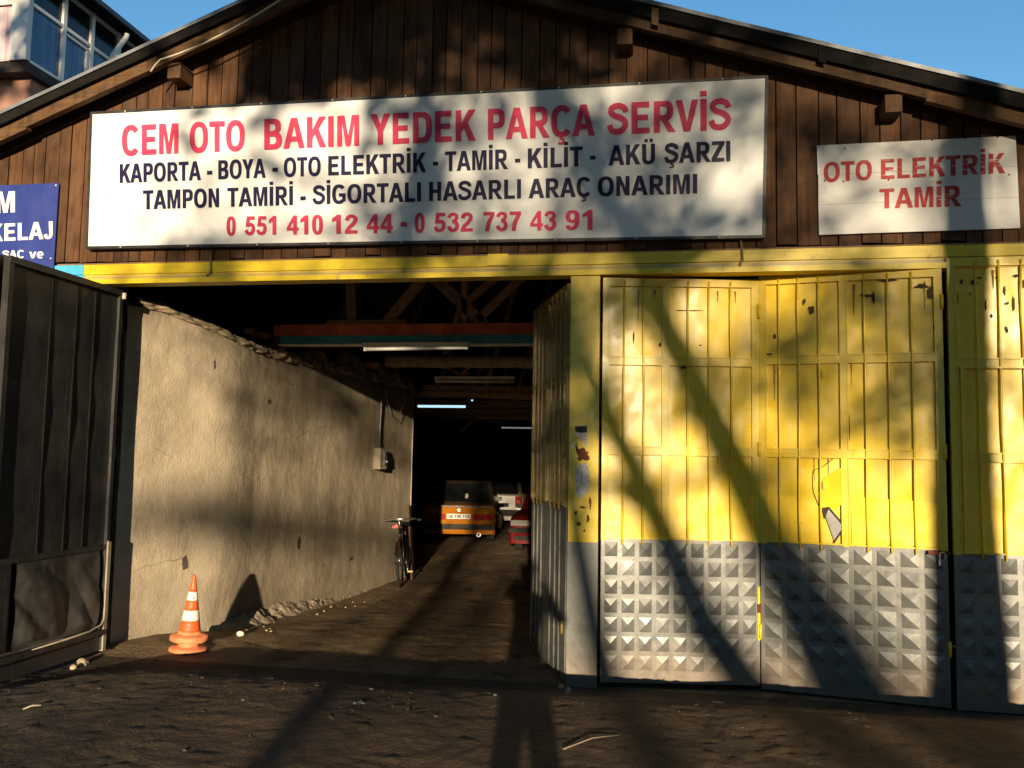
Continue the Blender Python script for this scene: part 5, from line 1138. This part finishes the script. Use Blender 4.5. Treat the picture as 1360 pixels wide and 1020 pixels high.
# ------------------------------------------------------------------ what throws the shadows: trees across the street and the photographer
def back(px, py, d, Y=0.0):                      # the point d metres toward the sun that shades this spot of the front
    return PY(px, py, Y) + to_sun*(d/math.cos(SUN_EL))
bark = wood('grey brown bark', (0.07, 0.05, 0.035), (0.16, 0.12, 0.085), 'z', 0.3, 0.95, 0.5); leafm = simple('dull green leaves', (0.06, 0.075, 0.025), 0.7, 0, 0.4, 4, 0.0)
def limb(b, pts, r0_, r1_, n=7):
    m = len(pts)-1; b.tube(pts, [lerp(r0_, r1_, k/m) for k in range(m+1)], n)
def twigs(b, lf_, p, d, length, r, depth, rg, leafy):
    pts = [p]; q = p.copy(); dd = d.normalized(); n = 4
    for k in range(n):
        dd = (dd + Vector((rg.gauss(0, .18), rg.gauss(0, .18), rg.gauss(0.03, .15)))).normalized(); q = q + dd*length/n; pts.append(q.copy())
    limb(b, pts, r, r*0.55, 5)
    if depth <= 0 or leafy > 0:
        for k in range(int(leafy*(3 if depth > 0 else 14))):
            c = pts[rg.randint(1, n)] + Vector((rg.gauss(0, .28), rg.gauss(0, .28), rg.gauss(0, .25))); s = rg.uniform(.05, .12)
            u_ = Vector((rg.gauss(0, 1), rg.gauss(0, 1), rg.gauss(0, 1))).normalized()*s; v_ = u_.orthogonal().normalized()*s*0.6
            lf_.face([c-u_, c+v_, c+u_, c-v_])
    if depth > 0:
        for k in range(3):
            twigs(b, lf_, pts[rg.randint(2, n)], dd+Vector((rg.gauss(0, .7), rg.gauss(0, .7), rg.gauss(0.1, .5))), length*rg.uniform(.55, .75), r*0.55, depth-1, rg, leafy)
def tree(label, stems, crown_r, seed, leafy, nb_=8):
    rg = random.Random(seed); base = stems[0][0][0]; t = thing('tree', label, 'tree', (base.x, base.y, 0.2), 0, 'trees across the street')
    b = MB(); cb = MB(); lb = MB()
    for pts, ra_, rb_ in stems:
        limb(b, pts, ra_, rb_, 12)
        for k in range(nb_):
            u = rg.uniform(0.5, 1.0); i_ = min(len(pts)-2, int(u*(len(pts)-1))); p = pts[i_].lerp(pts[i_+1], rg.random())
            twigs(cb, lb, p, Vector((rg.gauss(0, 1), rg.gauss(0, .7), rg.uniform(0.1, .9))), crown_r*rg.uniform(.6, 1.1), rb_*rg.uniform(.35, .6), 2, rg, leafy)
    b.build('trunk', bark, t); o1 = cb.build('limb', bark, t); o2 = lb.build('crown', leafm, t, recalc=False)
    return t
# upright trunk whose shadow stands on the last gate
dT = 12.0
def sh(px0, px1, py, d): return back((px0+px1)/2, py, d)
T1 = [sh(1238, 1333, 1010, dT), sh(1238, 1333, 900, dT), sh(1234, 1326, 780, dT), sh(1230, 1318, 650, dT), sh(1236, 1312, 500, dT), sh(1245, 1312, 360, dT), sh(1240, 1310, 200, dT), sh(1250, 1300, 60, dT), sh(1240, 1280, -200, dT)]
T1[0].z = 0.1
tree('upright tree trunk across the street shading the last gate leaf', [(T1, 0.32, 0.10)], 1.6, 4, 0.15, 0)
dA = 30.0
SA = [back(x_, y_, dA) for x_, y_ in ((1270, 1390), (1200, 1120), (1125, 930), (1068, 800), (1005, 660), (945, 545), (890, 440), (845, 340), (775, 215), (700, 95), (640, -20), (560, -190), (500, -330))]
SB = [SA[0]+Vector((0, .1, 0))]+[back(x_, y_, dA) for x_, y_ in ((1105, 1100), (1012, 930), (938, 830), (895, 735), (852, 640), (800, 540), (752, 430), (722, 350))]
SD = [SA[0].copy()]+[back(x_, y_, dA) for x_, y_ in ((1000, 1180), (862, 1000), (804, 905), (782, 800), (762, 690), (750, 570), (733, 440), (715, 350))]
SA[0].z = 0.1; SD[0] = SA[0]+Vector((0, -.1, 0)); SB[0] = SA[0]+Vector((0, .1, 0))
tree('leaning tree with three stems across the street shading the folding gates', [(SA, 0.28, 0.075), (SB, 0.23, 0.11), (SD, 0.19, 0.09)], 3.0, 11, 1.7, 8)
# broad crowns across the street: they darken the top of the gable and keep the open sky off the front
def crown_tree(label, x, y, h, zc, rx, rz_, seed, n, r=0.18, size=0.17, bx=None, by=None):
    rg = random.Random(seed); t = thing('tree', label, 'tree', (x if bx is None else bx, y if by is None else by, 0.2), 0, 'trees across the street')
    b = MB(); pts = [Vector((lerp(x if bx is None else bx, x, sstep(0.62 if y > -15 else 0.1, 1.0, k/8))+0.25*nz(k*.7, seed), lerp(y if by is None else by, y, sstep(0.62 if y > -15 else 0.1, 1.0, k/8))+0.2*nz(k*.6, seed+5), 0.1+h*k/8)) for k in range(9)]
    limb(b, pts, r, r*0.4, 10)
    b.build('trunk', bark, t); b = MB(); clumps = []
    for k in range(34):
        d = Vector((rg.gauss(0, 1), rg.gauss(0, 1), rg.gauss(0, 1))).normalized()*rg.random()**0.4
        c = Vector((x+d.x*rx, y+d.y*rx*0.8, zc+d.z*rz_)); clumps.append((c, rg.uniform(0.5, 1.1)))
        if k < 14: limb(b, [pts[5+k % 4], pts[5+k % 4].lerp(c, .5)+Vector((0, 0, .3)), c], 0.05, 0.015, 5)
    b.build('limb', bark, t); b = MB()
    for k in range(n):
        c, q = clumps[rg.randrange(len(clumps))]; d = Vector((rg.gauss(0, 1), rg.gauss(0, 1), rg.gauss(0, .8)))*q*0.62
        p = c+d; s = size*rg.uniform(.6, 1.4); u_ = Vector((rg.gauss(0, 1), rg.gauss(0, 1), rg.gauss(0, 1))).normalized()*s; v_ = u_.orthogonal().normalized()*s*0.6
        b.face([p-u_, p+v_, p+u_, p-v_])
    b.build('crown', leafm, t, recalc=False)
crown_tree('broad dark tree across the street facing the plank gable', 1.3, -21.0, 10.0, 10.15, 2.9, 2.35, 21, 5200, 0.12, 0.19, 0.7, -21.0)
crown_tree('leafy tree across the street opposite the blue sign', -4.0, -20.0, 11.0, 12.4, 2.8, 2.3, 33, 2600, 0.12, 0.17, -6.6, -20.5)
crown_tree('leafy tree across the street beyond the last gate', 8.6, -19.0, 11.0, 11.6, 3.9, 3.2, 47, 3600)
crown_tree('tall tree across the street facing the neighbouring house', -11.0, -19.0, 13.0, 12.0, 3.6, 3.4, 52, 700)
crown_tree('unseen spreading tree added at the far end of the street to block sky', 16.5, -16.0, 11.0, 6.5, 6.5, 5.5, 60, 8000, 0.2, 0.3)  # this crown and the next are set low, closing off the side sky
crown_tree('unseen spreading tree added at the near end of the street to block sky', -18.5, -15.0, 11.0, 6.5, 6.5, 5.5, 63, 8000, 0.2, 0.3)
crown_tree('big unseen tree added over the middle of the street to cut sky light', 6.5, -9.5, 10.0, 11.3, 4.6, 2.0, 71, 6000, 0.2, 0.22, 7.5, -11.5)  # four overhead crowns added out of view to weaken the sky fill
crown_tree('big unseen tree added over the street before the gateway to cut sky light', -2.0, -10.5, 10.0, 11.4, 4.6, 2.0, 75, 6000, 0.2, 0.22, -6.2, -11.0)
crown_tree('wide unseen tree added over the street toward the gates to cut sky light', 3.0, -5.6, 10.0, 11.2, 4.2, 1.7, 81, 6000, 0.2, 0.22, 6.6, -9.5)
crown_tree('wide unseen tree added over the street toward the sign to cut sky light', -3.2, -5.2, 10.5, 11.6, 3.8, 1.6, 84, 6000, 0.2, 0.22, -6.8, -9.8)
def sky_blocking_house(label, x0, x1, y0, y1, h, wallm):  # unseen houses added to block the low sky on both sides
    t = thing('added_apartment_house', label, 'house', ((x0+x1)/2, y0, 0), 0, 'added houses across the street'); b = MB(); b.box((x0, y1, 0), (x1, y0, h)); b.build('wall', wallm, t)
    b = MB(); b.prism([(x0-.5, y0+.5, h+.003), (x1+.5, y0+.5, h+.003), ((x0+x1)/2+6, (y0+y1)/2, h+3), ((x0+x1)/2-6, (y0+y1)/2, h+3)][:2]+[(x1+.5, y1-.5, h+.003), (x0-.5, y1-.5, h+.003)], (0, 0, 0.35)); b.build('roof', M['roof_dark'], t)
    n = int((x1-x0)/4)
    for f_ in range(int(h/3.2)):
        for k in range(n):
            xa = x0+1.2+k*(x1-x0-1.2)/n; b = MB(); b.box((xa, y0+0.003, 1.0+f_*3.2), (xa+1.5, y0+0.06, 2.5+f_*3.2)); w_ = b.build('window', nwhite, t)
            b = MB(); b.box((xa+0.08, y0+0.061, 1.08+f_*3.2), (xa+1.42, y0+0.072, 2.42+f_*3.2)); b.build('pane', M['glass_dark'], w_)
drab = simple('drab house plaster', (0.22, 0.19, 0.16), 0.9, 0, 0.2, 0.6, 0.2)
sky_blocking_house('long drab apartment house added opposite the dark gate to block low sky', -46, -7.5, -40, -52, 19, drab)
sky_blocking_house('long drab apartment house added opposite the last yellow gate to block low sky', 14.5, 54, -40, -52, 19, drab)
# a loose unseen tree added far off: its leaf clumps are placed to lay soft shade over the gates and the passage wall
t = thing('tree', 'tall loose tree added far behind the street to lay soft shade', 'tree', (13.0, -58.0, 0.2), 0, 'trees across the street')
rg = random.Random(5); fb = MB(); lb2 = MB()
targets = [(1180, 395, 0), (1090, 435, 0), (1130, 375, 0), (1225, 425, 0), (1040, 470, 0), (860, 345, 0), (800, 340, 0), (930, 345, 0), (770, 440, 0), (1235, 520, 0), (720, 335, 0), (1330, 340, 0), (1300, 300, 0), (780, 280, 0), (850, 190, 0), (1290, 220, 0), (1340, 190, 0),
    (260, 690, 1.0), (390, 700, 2.4), (500, 715, 5.0), (560, 800, 3.0), (590, 760, 4.5), (620, 820, 2.0), (470, 30, 0), (620, 40, 0), (750, 60, 0), (1150, 160, 0), (1060, 150, 0), (400, 90, 0)]
tips = []
for px, py, Y in targets:
    c = back(px, py, 55.0, Y); tips.append(c); q = rg.uniform(.45, .7)
    for k in range(34):
        p = c+Vector((rg.gauss(0, 1), rg.gauss(0, 1), rg.gauss(0, .75)))*q*0.6; s_ = rg.uniform(.09, .2)
        u_ = Vector((rg.gauss(0, 1), rg.gauss(0, 1), rg.gauss(0, 1))).normalized()*s_; v_ = u_.orthogonal().normalized()*s_*0.6; lb2.face([p-u_, p+v_, p+u_, p-v_])
trk = [Vector((13.0, -58, 0.1)), Vector((12.6, -58, 3)), Vector((11.4, -57.5, 6.5)), Vector((9.0, -57, 10.5)), Vector((7.5, -56.5, 13.5))]
limb(fb, trk, 0.3, 0.12, 10); fb.build('trunk', bark, t); fb = MB()
for c in tips: limb(fb, [trk[3], trk[3].lerp(c, .5)+Vector((0, -.6, .8)), c], 0.05, 0.012, 5)
fb.build('limb', bark, t); lb2.build('crown', leafm, t, recalc=False)
hx = axis([(-260, 260, 13)])
def hill_h(u, v):
    x = lerp(-260, 260, u); return Vector((x*lerp(1, 1.2, v), -130-60*v, (-1 + lerp(0, 13.5, sstep(0, 0.55, v)))*(1 if v < .6 else 1) + 1.0*nz(x*0.03, v*3)*v))
b = MB(); b.grid(hill_h, 60, 6); tag(b.build('added_hills', simple('dark scrub hillside', (0.05, 0.05, 0.03), 0.95, 0, 0.4, 0.2, 0.0), None), 'low dark hillside added beyond the street to block horizon glow', None, None, 'structure')  # added ridge hiding the bright horizon behind the camera
# the photographer, standing right behind the camera
ph = thing('person', 'person standing in the street in a dark coat with both hands raised to the chin', 'person', (0.10, -8.05, 0.25))
sk = bmesh.new(); 
J_ = dict(pel=(0.10, -8.06, 1.13), chest=(0.10, -8.05, 1.52), neck=(0.10, -8.03, 1.74), head=(0.10, -7.99, 1.86), crown=(0.10, -8.0, 2.02),
          hl=(0.0, -8.06, 1.08), kl=(-0.03, -8.02, 0.68), al=(-0.05, -8.06, 0.32), tl=(-0.06, -7.90, 0.275), hr=(0.20, -8.06, 1.08), kr=(0.23, -8.02, 0.68), ar=(0.25, -8.06, 0.32), tr=(0.27, -7.90, 0.275),
          sl=(-0.09, -8.05, 1.66), el=(-0.20, -7.93, 1.50), wl=(-0.09, -7.76, 1.74), pl=(-0.05, -7.72, 1.80), sr=(0.29, -8.05, 1.66), er=(0.40, -7.93, 1.50), wr=(0.24, -7.76, 1.74), pr=(0.19, -7.72, 1.80))
RAD = dict(pel=.16, chest=.165, neck=.06, head=.095, crown=.075, hl=.10, kl=.07, al=.05, tl=.04, hr=.10, kr=.07, ar=.05, tr=.04, sl=.075, el=.05, wl=.033, pl=.035, sr=.075, er=.05, wr=.033, pr=.035)
names = list(J_); idx = {n: i for i, n in enumerate(names)}
E_ = [('pel', 'chest'), ('chest', 'neck'), ('neck', 'head'), ('head', 'crown'), ('pel', 'hl'), ('hl', 'kl'), ('kl', 'al'), ('al', 'tl'), ('pel', 'hr'), ('hr', 'kr'), ('kr', 'ar'), ('ar', 'tr'), ('chest', 'sl'), ('sl', 'el'), ('el', 'wl'), ('wl', 'pl'), ('chest', 'sr'), ('sr', 'er'), ('er', 'wr'), ('wr', 'pr')]
def skinned(name, co, edges, rad, mat, parent, root=0, sub=2):
    me = bpy.data.meshes.new(name); me.from_pydata([Vector(c)-Vector(parent.location) for c in co], edges, []); me.materials.append(mat)
    o_ = bpy.data.objects.new(name, me); COL.objects.link(o_); o_.parent = parent
    m1 = o_.modifiers.new('skin', 'SKIN'); 
    for i_, v_ in enumerate(me.skin_vertices[0].data): v_.radius = (rad[i_], rad[i_]); v_.use_root = (i_ == root)
    m2 = o_.modifiers.new('sub', 'SUBSURF'); m2.levels = sub; m2.render_levels = sub
    return o_
ck = NT('dark coat and bare skin'); ck.out(ck.mix(ck.math('GREATER_THAN', ck.sepz(), 1.735), (0.02, 0.02, 0.025), (0.42, 0.24, 0.17)), 0.8, 0, 0.3); coat = ck.m; skin_m = simple('skin', (0.42, 0.24, 0.17), 0.55, 0, 0.1, 10, 0.1)
body = skinned('body', [J_[n] for n in names], [(idx[a], idx[c]) for a, c in E_], [RAD[n] for n in names], coat, ph)

b = MB(); b.lathe([(0.015, 0.108), (0.06, 0.09), (0.098, 0.03), (0.104, -0.03), (0.10, -0.08)], (0.10, -8.03, 1.985), 24); b.build('hair', M['black_rubber'], ph)
